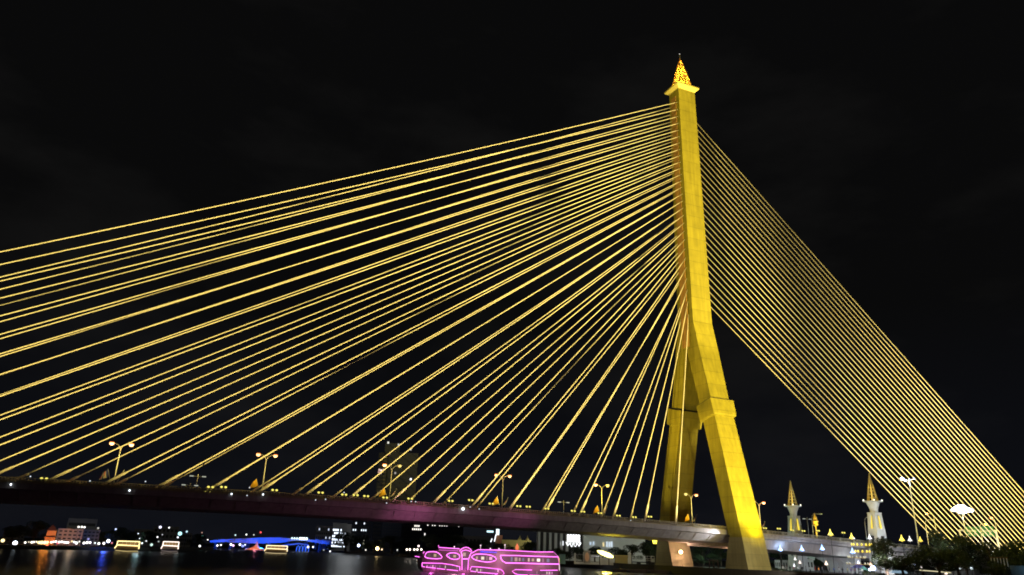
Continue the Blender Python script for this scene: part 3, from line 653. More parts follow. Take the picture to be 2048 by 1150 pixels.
for k, (w, _) in enumerate(wins):
    P = S(w); o = poly(P, -.03, .02).build('window', M_WIN, boat)
    led(w, closed=True, parent=o, r=.08 if k != 4 else .06)
    x0, x1 = min(p[0] for p in P), max(p[0] for p in P); z0, z1 = min(p[1] for p in P), max(p[1] for p in P)
    x = x0+(x1-x0)*.18
    while x < x1-(x1-x0)*.16:
        wd = .18+rnd.random()*.5; hh = (z1-z0)*(.35+.3*rnd.random()); zc_ = (z0+z1)/2
        c = rnd.choice([(1, .75, .45), (1, .9, .7), (.55, .65, 1), (1, .5, .7), (.5, .35, .3), (.5, .35, .3)])
        MB().box(x, -.05, zc_-hh*.5, x+wd, -.035, zc_+hh*.45).build('lit_pane', glow(c, rnd.choice([.25, .5, .9, 1.4])), o); x += wd+.25+rnd.random()*.6
door = S([(752, 350), (828, 350), (818, 482), (752, 482)]); o = poly(door, -.03, .02).build('door', M_DARK, boat)
led([(748, 482), (748, 352)], parent=o); led([(740, 262), (748, 300), (752, 350), (826, 350), (845, 300), (864, 268)], parent=o); led([(826, 350), (818, 480)], parent=o)
for strip in ([(268, 396), (505, 402), (620, 418), (720, 441)], [(268, 396), (266, 438)], [(266, 438), (300, 445)], [(312, 446), (430, 460)], [(444, 463), (545, 474)], [(562, 476), (700, 490)], [(720, 441), (722, 490)],
              [(846, 480), (862, 440), (960, 446), (1060, 456), (1215, 475), (1240, 495), (1255, 522), (1240, 540), (1190, 545)], [(850, 494), (920, 504)], [(935, 508), (1180, 527)],
              [(1540, 543), (1430, 538), (1385, 525), (1352, 497), (1392, 476), (1590, 482)], [(1690, 486), (1900, 484)], [(1560, 545), (1680, 548)], [(1700, 549), (1900, 552)]): led(strip)
led([(1917, 412), (1920, 440), (1920, 490)], 1.2, .08, col=(1, .7, .8)); led([(1270, 396), (1915, 411)], 2.6, .1)
for g in ([(275, 400), (715, 445), (715, 484), (272, 436)], [(858, 446), (1215, 480), (1180, 522), (855, 490)], [(1400, 486), (1900, 494), (1900, 536), (1400, 530)]):
    o = poly(S(g), -.03, .02).build('lower_opening', M_WIN, boat)
    P = S(g); x0, x1 = P[0][0], P[1][0]; zz = sum(p[1] for p in P)/4
    for k in range(7):
        x = x0+.5+(x1-x0-1)*rnd.random(); MB().box(x, -.05, zz-.3, x+.16, -.035, zz+.25).build('lit_pane', glow(rnd.choice([(1, .4, .8), (1, .8, .7)]), rnd.choice([.3, .8])), o)
# blue script lettering: flowing strokes, not readable in the photograph either
for k in range(9):
    x = 968+k*22; y0 = 250+k*1.6
    led([(x, y0+18-k), (x+6, y0), (x+13, y0+14), (x+20, y0+3)], 1.6, .07, -.12, col=(.12, .08, 1))
led([(962, 276), (1040, 272), (1110, 270), (1172, 266)], .9, .05, -.12, col=(.12, .08, 1))
m = MB(); x, z = S([(1400, 240)])[0]; m.lathe([(.3, 0), (.38, .4), (.3, .9), (.12, 1.1), (.16, 1.3)], (x, 2, z), 8); m.build('roof_lantern', glow((1, .22, .08), 1.0), boat)
for zx, zy in ((643, 204), (1080, 226), (1185, 228), (1258, 182), (962, 188), (1640, 270)):
    x, z = bp2(*zc(zx, zy)); MB().ball((x, 1.2, z+.05), .13, 6).tube([(x, 1.2, z), (x, 1.2, z-.9)], .03, 4).build('deck_light', glow((1, .75, .85), 1.8), boat)
x, z = bp2(*zc(640, 230)); q = boat_a+BX*x+Vector((0, 0, z+.6))
for tx, ty, pw in ((812, 1022, 5600), (848, 1026, 2600), (1030, 1038, 2900), (930, 1034, 500), (700, 1014, 300)):
    T = at_y(tx, ty, -11); spot('party_light', (T.x+3, -33, 5.8), T, pw, (1, .20, .62), 36, 1, .2)
for k_ in (2, 9, 16, 23): point('led_fill', boat_a+BX*k_-BN*1.3+Vector((0, 0, .9)), 130, (1, .12, .75), .3)
point('led_fill', boat_a+BX*16-BN*6+Vector((0, 0, 3.4)), 1500, (1, .42, .62), .5); point('led_fill', boat_a+BX*8-BN*6+Vector((0, 0, 3)), 1300, (1, .42, .62), .5); point('led_fill', boat_a+BX*25-BN*6+Vector((0, 0, 3)), 1300, (1, .42, .62), .5)  # added unseen points standing off the near side brighten the hull

# ------------------------------------------------------------------ trees
def leafmat(name, c1, c2):
    m = bpy.data.materials.new(name); m.use_nodes = True; n, l = m.node_tree.nodes, m.node_tree.links; b = n['Principled BSDF']; b.inputs['Roughness'].default_value = .6
    t = n.new('ShaderNodeTexCoord'); z = n.new('ShaderNodeTexNoise'); z.inputs['Scale'].default_value = .9; z.inputs['Detail'].default_value = 4; c = n.new('ShaderNodeValToRGB')
    c.color_ramp.elements[0].position = .35; c.color_ramp.elements[0].color = (*c1, 1); c.color_ramp.elements[1].position = .65; c.color_ramp.elements[1].color = (*c2, 1)
    l.new(t.outputs['Object'], z.inputs['Vector']); l.new(z.outputs[0], c.inputs[0]); l.new(c.outputs[0], b.inputs['Base Color']); return m
M_LEAF = leafmat('leaves', (.014, .03, .010), (.045, .075, .022))
M_BARK = mat('bark', (.08, .06, .045), .9, noise=.3, nscale=3)
def make_tree(seed, nleaf, leaf, hgt=10.0, wid=9.0, ncl=16, name='tree'):
    rn = random.Random(seed); o = empty(name, (0, 0, 0), 'x', 'tree', None)
    tr = MB().tube([(0, 0, -.3), (.1, .05, hgt*.2), (.2, .1, hgt*.42), (.1, .3, hgt*.7)], [hgt*.04, hgt*.03, hgt*.022, hgt*.008], 7)
    cl = []
    for k in range(ncl):
        a = rn.random()*6.28; rr_ = wid*.38*math.sqrt(rn.random()); z = hgt*(.36+.52*rn.random()); s = 1-.6*max(0, (z/hgt-.6)/.3)
        cl.append((rr_*s*math.cos(a), rr_*s*math.sin(a), z, wid*(.13+.09*rn.random())))
        tr.tube([(.15, .1, hgt*.3), (cl[-1][0]*.6, cl[-1][1]*.6, z-.8), (cl[-1][0], cl[-1][1], z)], [hgt*.014, hgt*.009, hgt*.003], 4)
    tr.build('trunk', M_BARK, o)
    m = MB()
    for k in range(nleaf):
        cx, cy, cz, cr0 = cl[rn.randrange(ncl)]
        u = rn.uniform(-1, 1); a = rn.random()*6.28; q_ = cr0*(.55+.5*rn.random()**.5); s = math.sqrt(1-u*u)
        p = Vector((cx+q_*s*math.cos(a), cy+q_*s*math.sin(a), cz+q_*.75*u))
        d1 = Vector((rn.gauss(0, 1), rn.gauss(0, 1), rn.gauss(0, .6))).normalized()*leaf; d2 = Vector((rn.gauss(0, 1), rn.gauss(0, 1), rn.gauss(0, .6))).normalized()*leaf*.6
        m.add([p-d1, p-d2*.5, p+d1, p+d2], [(0, 1, 2, 3)])
    m.build('crown', M_LEAF, o); return o
protos = [make_tree(11, 4200, .26), make_tree(12, 4200, .26, wid=10.5, ncl=20), make_tree(13, 3600, .30, wid=8, ncl=14)]
used = [False]*3
def tree(px, ptop, D, wpx, label, group=None, z0=1.75, k=0, name=None):
    a, _ = frame(px, D, z0); h = at(px, ptop, D).z-z0; w = width(px-wpx/2, px+wpx/2, D)
    base = protos[k]; sc = (w/9.0, w/9.0, h/9.6)
    if used[k]: o = copy_tree(base)
    else: o = base; used[k] = True
    o.location = a; o.rotation_euler = (0, 0, (px*7.3) % 6.28); o.scale = sc; o['label'] = label
    if group: o['group'] = group
    elif 'group' in o: del o['group']
    if name: o.name = name
    return o
G1 = 'dark trees on the right bank below the cables'
for i, (px, pt, D, w, lb) in enumerate([(1768, 1078, 222, 92, 'rounded dark green tree hiding the foot of the near spired tower'), (1838, 1085, 228, 80, 'dark tree behind the low white cone lantern'), (1880, 1062, 262, 90, 'tall dark tree rising in front of the lowest cable ends'),
        (1925, 1072, 250, 90, 'black tree below the left end of the green road sign'), (1975, 1078, 250, 90, 'black tree below the right end of the green road sign'), (2025, 1082, 255, 95, 'black tree at the right edge under the cable ends'),
        (1870, 1104, 215, 90, 'low dark tree above the long pale roof'), (1800, 1108, 205, 90, 'low dark tree behind the glowing oval parasol'), (1985, 1122, 205, 62, 'low rounded bush tree at the lower right'), (1910, 1100, 215, 100, 'dark tree in the middle of the lower right bank'), (2035, 1095, 225, 90, 'dark tree in the lower right corner by the bluish wall')]):
    tree(px, pt, D, w, lb, G1, k=i % 3)
G2 = 'trees in the park behind the side span'
for i, (px, pt, D, w, lb) in enumerate([(1560, 1103, 330, 62, 'green tree under the deck just right of the near pylon leg'), (1592, 1112, 330, 46, 'green tree behind the four blue-white lanterns'), (1632, 1112, 340, 50, 'green tree behind the crowd left of the fluted pier'), (1648, 1106, 350, 40, 'green tree framed by the curve of the fluted pier')]):
    tree(px, pt, D, w, lb, G2, k=i % 3)
G3 = 'trees seen between and left of the pylon feet'
for i, (px, pt, D, w, lb) in enumerate([(1405, 1082, 330, 50, 'dark green tree seen between the pylon feet, left one'), (1440, 1086, 330, 46, 'dark green tree against the near pylon foot'), (1425, 1108, 300, 34, 'light green low tree between the pylon feet'), (1396, 1108, 290, 26, 'yellow-lit hedge tree right of the far pylon foot'),
        (1300, 1080, 290, 58, 'dark tree left of the far pylon foot'), (1262, 1090, 290, 50, 'dark tree behind the yellow wall'), (1230, 1092, 300, 46, 'dark tree behind the blazing yellow projector'), (1190, 1093, 300, 48, 'dark tree right of the white sign cluster'),
        (1150, 1094, 300, 50, 'black tree below the white sign cluster'), (1113, 1094, 300, 46, 'black tree at the stern of the purple boat'), (1165, 1106, 272, 40, 'small sunlit-green tree in front of the quay gate'), (1128, 1104, 272, 36, 'small green tree by the glass shelter')]):
    tree(px, pt, D, w, lb.replace('sunlit-green', 'lamplit'), G3, k=(i+1) % 3)
G4 = 'dark trees along the far part of the right bank'
for i, (px, pt, D, w, lb) in enumerate([(1060, 1084, 340, 60, 'black tree behind the stern half of the purple boat roof'), (1010, 1085, 345, 60, 'black tree below the two small white spires'), (955, 1080, 360, 70, 'black tree behind the middle of the purple boat'), (905, 1070, 380, 64, 'tall black tree behind the arch of the purple boat'), (868, 1066, 400, 66, 'black tree behind the bow of the purple boat'),
        (820, 1078, 430, 60, 'dark tree behind the row of globe lamps'), (785, 1072, 470, 56, 'dark tree right of the warm star lamp'), (748, 1078, 480, 50, 'dark tree lit from below by the warm star lamp'), (722, 1070, 500, 50, 'dark tree behind the blue-white lamp'), (692, 1065, 520, 60, 'big rounded black tree at the end of the blue bridge'), (660, 1092, 560, 26, 'small dark tree below the end of the blue bridge')]):
    tree(px, pt, D, w, lb, G4, k=i % 3)
G5 = 'dark trees on the left bank'
for i, (px, pt, D, w, lb) in enumerate([(20, 1050, 395, 60, 'black tree at the left edge of the left bank'), (62, 1042, 390, 66, 'tall black tree left of the orange-lit building'), (240, 1052, 400, 60, 'black tree above the yellow-outlined boat'), (300, 1062, 420, 50, 'dark tree right of the pale blue lit tree'), (393, 1068, 480, 46, 'dark tree near the left end of the blue bridge'), (160, 1078, 352, 34, 'small tree in front of the cream building'), (205, 1062, 385, 40, 'dark tree left of the yellow-outlined boat')]):
    tree(px, pt, D, w, lb, G5, 1.4, k=(i+2) % 3)

# ------------------------------------------------------------------ buildings
def block(px0, px1, pt, D, dep, label, m, rows=0, cols=0, lit=(), lc=(1, .95, .85), le=.8, cat='building', z0=1.4, wfrac=(.55, .5), name='building', zrange=(.08, .95), wm=None, unlit=True, group=None):
    a, rz = frame((px0+px1)/2, D, z0); w = width(px0, px1, D); h = at((px0+px1)/2, pt, D).z-z0
    o = empty(name, a, label, cat, group, rz); MB().box(-w/2, 0, 0, w/2, dep, h).build('wall', m, o)
    if rows:
        dz = h*(zrange[1]-zrange[0])/rows; dx = w*.94/cols; pm = {}
        for r in range(rows):
            for c in range(cols):
                k = (r*cols+c) in lit if not callable(lit) else lit(r, c)
                if not k and not unlit: continue
                if k not in pm:
                    q = MB().box(-dx*wfrac[0]/2, -.06, -dz*wfrac[1]/2, dx*wfrac[0]/2, .1, dz*wfrac[1]/2).build('window', glow(lc, le) if k else (wm or M_DARK), o); pm[k] = q
                else: q = pm[k].copy(); COL.objects.link(q); q.parent = o
                q.location = (-w*.47+dx*(c+.5), 0, h*zrange[0]+dz*(r+.5))
    return o, w, h
rl_ = random.Random(3)
# twin residential tower far behind the bridge
M_TWR = mat('tower_block_wall', (.02, .026, .046), .85, noise=.15, nscale=.1)
a, rz = frame(782, 640, 1.4); o = empty('tower_block', a, 'dark pair of joined high-rise apartment blocks with a few lit rooms behind the cables', 'building', None, rz)
wt_ = lambda x: (x-782)/782*0+width(782, x, 640)*(1 if x > 782 else -1)
zz = lambda y: at(782, y, 640).z-1.4
for x0, x1, y, dp in ((741, 762, 906, 20), (752, 783, 886, 26), (783, 823, 904, 22)):
    MB().box(wt_(x0), 0, 0, wt_(x1), dp, zz(y)).build('wall', M_TWR, o)
for r in range(24):
    z = zz(906)*.04+(zz(906)*.92)*r/24
    MB().box(wt_(742), -1.2, z, wt_(760), .2, z+1.1).build('balcony', M_TWR, o)
    MB().box(wt_(789), -.9, z, wt_(820), .2, z+1.0).build('balcony', M_TWR, o)
    MB().box(wt_(743), -.3, z+1.5, wt_(759), .05, z+3.1).build('window_band', M_DARK, o)
for x, y, c, e in ((744.5, 941, (1, .7, .6), .8), (748.5, 942, (1, .8, .7), 1.2), (753, 941, (1, .7, .6), .8), (744, 946, (1, .6, .5), .6), (748, 947, (1, .75, .65), .8), (778, 946, (.8, .75, .7), .5), (811, 957, (1, 1, 1), 2), (758, 886, (1, 1, .9), 1), (780, 889, (1, 1, .9), .6), (806, 897, (1, 1, .9), .6)):
    MB().box(wt_(x)-.7, -1.6, zz(y)-.8, wt_(x)+.7, -1.3, zz(y)+.8).build('lit_window', glow(c, e), o)
point('city_glow', (a.x-50, a.y-70, 45), 1.0e4, (.9, .95, 1), 8)
point('city_glow', (a.x+20, a.y-60, 75), 0.8e4, (.9, .95, 1), 8)
block(661, 690, 1046, 620, 20, 'building with a bright grid of white lit windows at the end of the blue bridge', M_GREY, 7, 9, lambda r, c: r < 6 and rl_.random() < .75, (.75, .85, 1), 2.6, unlit=False, zrange=(.12, .92), wfrac=(.62, .6))
block(690, 699, 1048, 600, 14, 'plain pale stair block beside the building with white windows', M_GREY)
block(628, 660, 1052, 690, 20, 'dim bluish office block above the right end of the blue bridge', M_GREY, 5, 8, lambda r, c: rl_.random() < .06, (.7, .8, 1), 1)
block(700, 740, 1040, 640, 20, 'dark slab with a row of lit rooms below the deck', M_TWR, 8, 9, lambda r, c: r == 5 and c in (0, 1, 4, 5, 6) or (r == 7 and c in (1, 5)), (.8, .9, 1), 1.6)
block(760, 800, 1035, 600, 20, 'dark flats with vertical piers below the tower block', M_TWR, 10, 8, (), wfrac=(.5, .55))
block(800, 842, 1038, 560, 20, 'office block with bright white lit rooms just under the deck', M_TWR, 9, 10, lambda r, c: (r == 8 and c in (0, 2)) or (r == 7 and c in (6, 7, 8)) or (r == 6 and c > 4), (1, .95, .85), 1.8)
block(843, 925, 1042, 540, 20, 'long dark block with a string of lit windows just under the deck', M_TWR, 6, 16, lambda r, c: r == 5 and c in (1, 3, 4, 6, 7, 8, 9, 14) or (r == 3 and c in (0,)), (1, .97, .9), 1.8, wfrac=(.35, .45))
block(905, 985, 1072, 430, 16, 'low dark building with a long flat roof line behind the purple boat', M_GREY, 2, 10, ())
# colonnaded hall
o, w, h = block(1072, 1290, 1040, 335, 26, 'large pale hall with a colonnade seen under the deck behind the trees', M_WHITE, z0=1.75)
for i in range(9):
    x = -w/2+1+i*w*.42/8; MB().box(x-.35, -1.0, 0, x+.35, -.001, h*.95).build('column', M_WHITE, o)
    if i < 8: MB().box(x+.6, -.12, h*.08, x+w*.42/8-.6, -.003, h*.82).build('recess', M_DARK, o)
for i in range(7):
    x = -w*.03+i*w*.058; MB().box(x, -.1, h*.78, x+w*.04, -.003, h*.86).build('clerestory_window', M_DARK, o)
for px, py0, py1, c in ((1122, 1083, 1091, (.9, .95, 1)), (1126, 1082, 1091, (.9, .95, 1)), (1181, 1084, 1090, (.6, .75, .9)), (1187, 1083, 1090, (.6, .75, .9)), (1214, 1083, 1094, (.75, .88, 1)), (1219, 1084, 1094, (.75, .88, 1)), (1223.5, 1083, 1094, (.75, .88, 1)), (1207, 1085, 1093, (1, .8, .4))):
    q0 = at(px, py1, 335); q1 = at(px, py0, 335); x = (gz(px, 335)-o.location).dot(Vector((math.cos(o.rotation_euler.z), math.sin(o.rotation_euler.z), 0)))
    MB().box(x-.3, -.25, q0.z-1.75, x+.3, -.1, q1.z-1.75).build('lit_window', glow(c, .9), o)
point('forecourt_light', o.location+Vector((-3, -14, 8)), 700, (.95, 1, .9), 1); point('forecourt_light', o.location+Vector((22, -22, 8)), 700, (.95, .95, .8), 1)
point('forecourt_light', o.location+Vector((-22, -10, 9)), 700, (.95, .95, .8), 1)
# white illuminated sign cluster
a, rz = frame(1147, 315, 1.75); h = at(1147, 1080, 315).z-1.75; o = empty('illuminated_sign', a, 'dazzling white illuminated emblem with rows of lamps above a zigzag of light', 'illuminated sign', None, rz)
for s in (-1.5, 1.5): MB().tube([(s, .5, 0), (s, .5, h)], .12, 6).build('post', M_DARK, o)
MB().box(-2.6, .3, h-1.6, 2.6, .5, h+2.2).build('board', M_WHITE, o)
for r in range(3):
    for c in range(5): MB().ball((-2.2+c*1.1, .1, h+1.6-r*.95), .44, 7).build('lamp', glow((.95, .97, 1), 3.2), o)
MB().tube([(-3.0, .1, h-.9), (-2.3, .1, h-2.3), (-1.5, .1, h-1.3), (-.8, .1, h-2.7), (0, .1, h-1.2), (.7, .1, h-2.8), (1.5, .1, h-1.2), (2.2, .1, h-2.3), (3.0, .1, h-.9)], .24, 6).build('zigzag_tube', glow((.95, .97, 1), 2.2), o)
# stupa with lit signs, two small white spires
a, rz = frame(997, 400, 1.4); h = at(997, 1070, 400).z-1.4; o = empty('lit_tower', a, 'brown-lit small tower with a white glowing vertical sign behind the purple boat', 'tower', None, rz)
MB().box(-1.9, 0, 0, 1.9, 4, h).build('wall', mat('brick_orange', (.45, .22, .12), .8, noise=.2, nscale=1), o)
h2 = at(994, 1055, 400).z-1.4; MB().box(-1.5, -.3, h, .1, -.05, h2).build('sign', glow((.75, .95, 1), 1.8), o)
MB().tube([(-.6, .3, h), (-.6, .3, h2)], .15, 6).build('sign_post', M_DARK, o); point('tower_light', (a.x-1, a.y-6, h-1), 160, (1, .7, .5), .3)
for px, pa, pb, hor, lb in ((979, 1062, 1064, 1, 'cyan glowing horizontal sign bar left of the brown-lit tower'), (982, 1077, 1084, 0, 'short slanting white light tube left of the brown-lit tower'), (989.5, 1069, 1083, 0, 'long slanting white light tube beside the brown-lit tower')):
    a, rz = frame(px, 398, 1.4); z0_, z1_ = at(px, pb, 398).z-1.4, at(px, pa, 398).z-1.4; o = empty('light_sign', a, lb, 'sign', None, rz)
    if hor: MB().box(-1.7, 0, z0_-.2, 1.7, .15, z1_+.2).build('light_box', glow((.6, .92, 1), 1.6), o)
    else: MB().tube([(-.3, 0, z0_), (.4, 0, z1_)], .28, 6).build('light_tube', glow((.85, .92, 1), 2), o)
    MB().tube([(0, .3, 0), (0, .3, z1_)], .1, 5).build('post', M_DARK, o)
a, rz = frame(1032, 370, 1.4); zt_ = at(1032, 1080, 370).z-1.4; o = empty('white_temple_wall', a, 'low cream wall topped by two small pointed white spires behind the purple boat', 'building', None, rz)
wl_ = width(1003, 1032, 370); MB().box(-wl_, 0, 0, wl_*1.05, 3, zt_).build('wall', M_CAP, o)
for px in (1039, 1054.5):
    x = width(1032, px, 370); zs_ = at(px, 1071, 370).z-1.4; MB().lathe([(1.0, zt_), (.7, zt_+.8), (.28, zt_+(zs_-zt_)*.6), (.05, zs_)], (x, 1, 0), 8).build('spire', M_CAP, o)
point('temple_light', (a.x-4, a.y-9, zt_-1.0), 500, (1, .95, .65), .5); point('temple_light', (a.x+6, a.y-8, zt_+1), 260, (1, .95, .7), .5)

# ------------------------------------------------------------------ left bank
M_CREAM = mat('cream_wall', (.62, .52, .42), .8, noise=.15, nscale=.3)
o, w, h = block(108, 160, 1057, 378, 16, 'cream three-storey building with dark window bands, lit warm on its right half', M_CREAM, 3, 5, (), wfrac=(.6, .42), zrange=(.3, .95))
block(160, 194, 1059, 384, 16, 'dim grey wing to the right of the cream building', M_GREY, 4, 4, (), wfrac=(.7, .4))
block(124, 184, 1037, 420, 16, 'set-back grey upper block above the cream building', M_GREY, 1, 1, (), zrange=(.72, .84), wfrac=(.96, .95))
point('facade_light', at(148, 1060, 366), 520, (1, .62, .38), .5); point('facade_light', at(118, 1066, 366), 260, (.9, .85, .85), .5)
point('facade_light', at(150, 1050, 400), 420, (.8, .85, .8), 1)
# orange-lit tiered hall
M_HALL_LIT = mat('orange_lit_plaster', (.75, .36, .12), .8, noise=.2, nscale=.6)  # plaster colour carries the orange floodlight falling on the hall
a, rz = frame(96, 372, 1.4); o = empty('tiered_hall', a, 'glowing orange floodlit hall with stacked roofs at the left bank', 'building', None, rz)
zc2 = lambda y: at(96, y, 372).z-1.4
w2 = width(85, 107, 372)/2
MB().box(-w2, 0, 0, w2, 7, zc2(1074)).build('lower_storey', M_HALL_LIT, o); MB().box(-w2*.85, 1, zc2(1072), w2*.9, 6, zc2(1061)).build('upper_storey', M_HALL_LIT, o)
MB().loft([[(-w2*1.2, -.8, zc2(1074)), (w2*1.2, -.8, zc2(1074)), (w2*1.2, 8, zc2(1074)), (-w2*1.2, 8, zc2(1074))], [(-w2*.85, .9, zc2(1071)), (w2*.85, .9, zc2(1071)), (w2*.85, 6, zc2(1071)), (-w2*.85, 6, zc2(1071))]]).build('roof', M_ROOF, o)
MB().loft([[(-w2*1.0, .4, zc2(1061)), (w2*1.0, .4, zc2(1061)), (w2*1.0, 6.4, zc2(1061)), (-w2*1.0, 6.4, zc2(1061))], [(-w2*.1, 3, zc2(1049)), (w2*.1, 3, zc2(1049)), (w2*.1, 3.6, zc2(1049)), (-w2*.1, 3.6, zc2(1049))]]).build('roof', M_ROOF, o)
point('hall_light', at(94, 1067, 364), 1100, (1, .28, .03), .4); point('hall_light', at(98, 1082, 362), 900, (1, .30, .04), .4)
# dim city behind the left bank
for i, (p0, p1, pt, D, lb) in enumerate([(262, 300, 1058, 470, 'dim dark block behind the pale blue lit tree'), (300, 352, 1053, 480, 'dim dark block with lights along its roof edge'), (352, 380, 1066, 500, 'low dim dark block behind the cyan lights'), (0, 44, 1062, 430, 'low dim dark block at the left edge')]):
    block(p0, p1, pt, D, 14, lb, M_GREY, 3, 6, (), wfrac=(.6, .45))
# lights of the left bank and beyond: lamps on posts
pts = [(2, 1081, (1, .8, .35), 2.5, .7), (28, 1086, (.8, .88, 1), 5, .9), (48, 1085, (1, .95, .8), 3, .4), (55, 1084, (1, .85, .65), 1.2, .3), (61, 1084.5, (1, .93, .75), 3, .45), (65, 1084, (1, .9, .7), 2.5, .4), (70, 1083.5, (1, .9, .7), 2, .35),
 (76, 1085, (1, .75, .3), 3, .6), (81, 1085, (1, .7, .25), 3, .7), (87, 1085, (1, .72, .3), 3, .7), (92, 1084.5, (1, .7, .3), 2.5, .6), (93, 1090, (1, .2, .08), 3, .5), (100, 1084.5, (1, .8, .6), 2.5, .5), (104, 1083.5, (1, .85, .7), 2.5, .45), (109, 1083, (1, .9, .8), 2, .5), (113, 1087, (1, .15, .2), 1.2, .35), (116, 1084, (1, .88, .75), 2.5, .5), (121, 1083.5, (1, .9, .8), 2.5, .5), (126, 1084.5, (1, .9, .8), 2.5, .45), (130, 1085, (1, .9, .85), 2.5, .45), (134, 1085, (1, .9, .8), 2.5, .45), (141, 1082.5, (1, .8, .4), 1.5, .4),
 (146, 1084, (.95, .95, 1), 3, .4), (151, 1086, (.95, 1, 1), 3, .55), (156, 1083, (1, .9, .8), 1.6, .4), (166, 1086, (1, .95, 1), 3, .5), (172, 1085, (1, .92, .9), 3, .55), (178, 1085, (.95, .9, 1), 2.5, .5), (188, 1086, (.9, 1, .95), 1.5, .4), (196, 1087, (1, 1, .95), 3, .5), (206, 1086.5, (1, 1, .98), 3, .5), (173, 1078, (.4, .4, .9), .8, .5), (214, 1082, (.7, .8, 1), 4, .75), (222, 1086, (1, .3, .25), .8, .4),
 (148, 1053.5, (1, .98, .9), 2.5, .4), (154.5, 1053.5, (1, .98, .9), 3, .4), (160, 1054, (1, .98, .9), 2.5, .4), (188, 1056, (.8, .8, .75), .8, .4), (224, 1058, (.6, .7, 1), 1.5, .4),
 (271, 1067, (.8, .95, 1), 1.5, .3), (276, 1077, (.85, .95, 1), 1.8, .3), (282, 1086, (.9, 1, 1), 2.5, .45), (290, 1082, (.9, .95, 1), 1.2, .35), (302, 1089.5, (.7, 1, .9), 1.2, .6), (311, 1074, (1, 1, 1), 2, .35), (313, 1054, (.75, .75, 1), 2, .6), (331, 1055, (1, 1, 1), 2.5, .35), (320, 1069, (.7, .75, .8), .8, .3), (315, 1083, (.7, .8, .75), .6, .35),
 (355, 1067, (.5, .95, 1), 1.6, .9), (352, 1074.5, (.85, .9, 1), 2.5, .35), (368, 1063, (.6, .9, 1), 1.2, .45), (399, 1065, (.9, .5, .4), .6, .3), (401, 1073, (.3, .95, .8), 1.5, .5), (413, 1079.5, (1, .95, .9), 2, .3), (399, 1092, (.95, 1, 1), 3, .45),
 (467, 1070, (.6, .85, .9), 1.5, .35), (489, 1069, (.9, .95, .9), 2.5, .35), (504, 1069.5, (.9, .95, .9), 1, .3), (517, 1064.5, (1, .1, .1), 1.5, .45), (434, 1091, (1, 1, 1), 3, .4), (441, 1090, (1, 1, 1), 3, .35), (461, 1089, (1, .95, 1), 3, .5), (466, 1091, (1, .6, .85), 2, .5), (479, 1089, (.8, .85, 1), 3, .5), (485, 1092, (.3, .35, 1), 1.5, .6), (489.5, 1089.5, (1, 1, 1), 2, .35),
 (616, 1094, (1, 1, 1), 3, .5), (626, 1094, (1, .98, .95), 2.5, .4), (661, 1102.5, (1, 1, 1), 3, .35), (656, 1096, (.6, .7, .7), .8, .5), (648, 1100, (.6, .65, .6), .6, .4)]
for i, (px, py, c, e, r) in enumerate(sorted(pts)):
    D = 350 if px < 260 else 372 if px < 380 else 540 if px < 430 else 640
    lantern(px, py, D, c, e, r*D/400, '%s shore lamp from the left along the far riverside' % ordi(i), 'globe', 'small lamps along the far left shore', z0=1.3)
for px, py, c, e in ((279, 1071, (.45, .7, .85), .0), (213, 1073, (.03, .06, .6), 0)):
    p = at(px, py, 372); 
tree(281, 1064, 368, 13, 'pale blue floodlit slender tree right of the yellow-outlined boat', None, 1.4, 2); point('tree_light', at(279, 1070, 360), 900, (.5, .85, 1), .3)
tree(213, 1067, 362, 20, 'deep blue floodlit tree left of the yellow-outlined boat', None, 1.4, 0); point('tree_light', at(213, 1072, 354), 2200, (.03, .08, 1), .3)

# blue floodlit bridge across the river further up
M_BB = mat('blue_bridge_paint', (.70, .72, .75), .7, noise=.12, nscale=.15)
bb = empty('distant_bridge', gz(545, 655), 'long low bridge bathed in vivid blue light across the river far behind', 'bridge')
pr = [(420, 1081, 1085), (445, 1078.5, 1084.5), (480, 1077, 1086), (520, 1075, 1087), (560, 1075, 1085.5), (585, 1077, 1081.5), (600, 1078, 1081), (612, 1079, 1082), (635, 1079.5, 1086), (655, 1081, 1089), (670, 1083, 1091)]
m = MB(); rings = []
for px, a0, b0 in pr:
    p0 = at(px, a0, 655); p1 = at(px, b0, 655); rings.append([Vector((p0.x, p0.y, p1.z)), Vector((p0.x, p0.y, p0.z)), Vector((p0.x+3, p0.y+13, p0.z)), Vector((p0.x+3, p0.y+13, p1.z))])
m.loft(rings); m.build('deck', M_BB, bb, world=True)
for px in (432, 462, 497, 540, 575, 612, 640, 664):
    p = at(px, 1084, 660); MB().box(p.x-1.2, p.y-1, 0, p.x+1.2, p.y+8, p.z).build('pier', M_DARK, bb, world=True)
for px in (584, 589, 594, 600, 604, 608, 613): p = at(px, 1076.5+(px-584)*.03, 652); MB().ball(p, .8 if px < 600 else 1.0, 6).build('lamp', glow((.75, .95, 1), 1.6 if px < 600 else 2.6), bb, world=True)
for px in (428, 460, 492, 524, 556, 588, 622, 655):
    p = at(px, 1096, 636); p.z = 2; T = at(px, 1083, 655); spot('blue_flood', p, T, 1.2e4, (.0, .075, 1), 110, .9, .5)

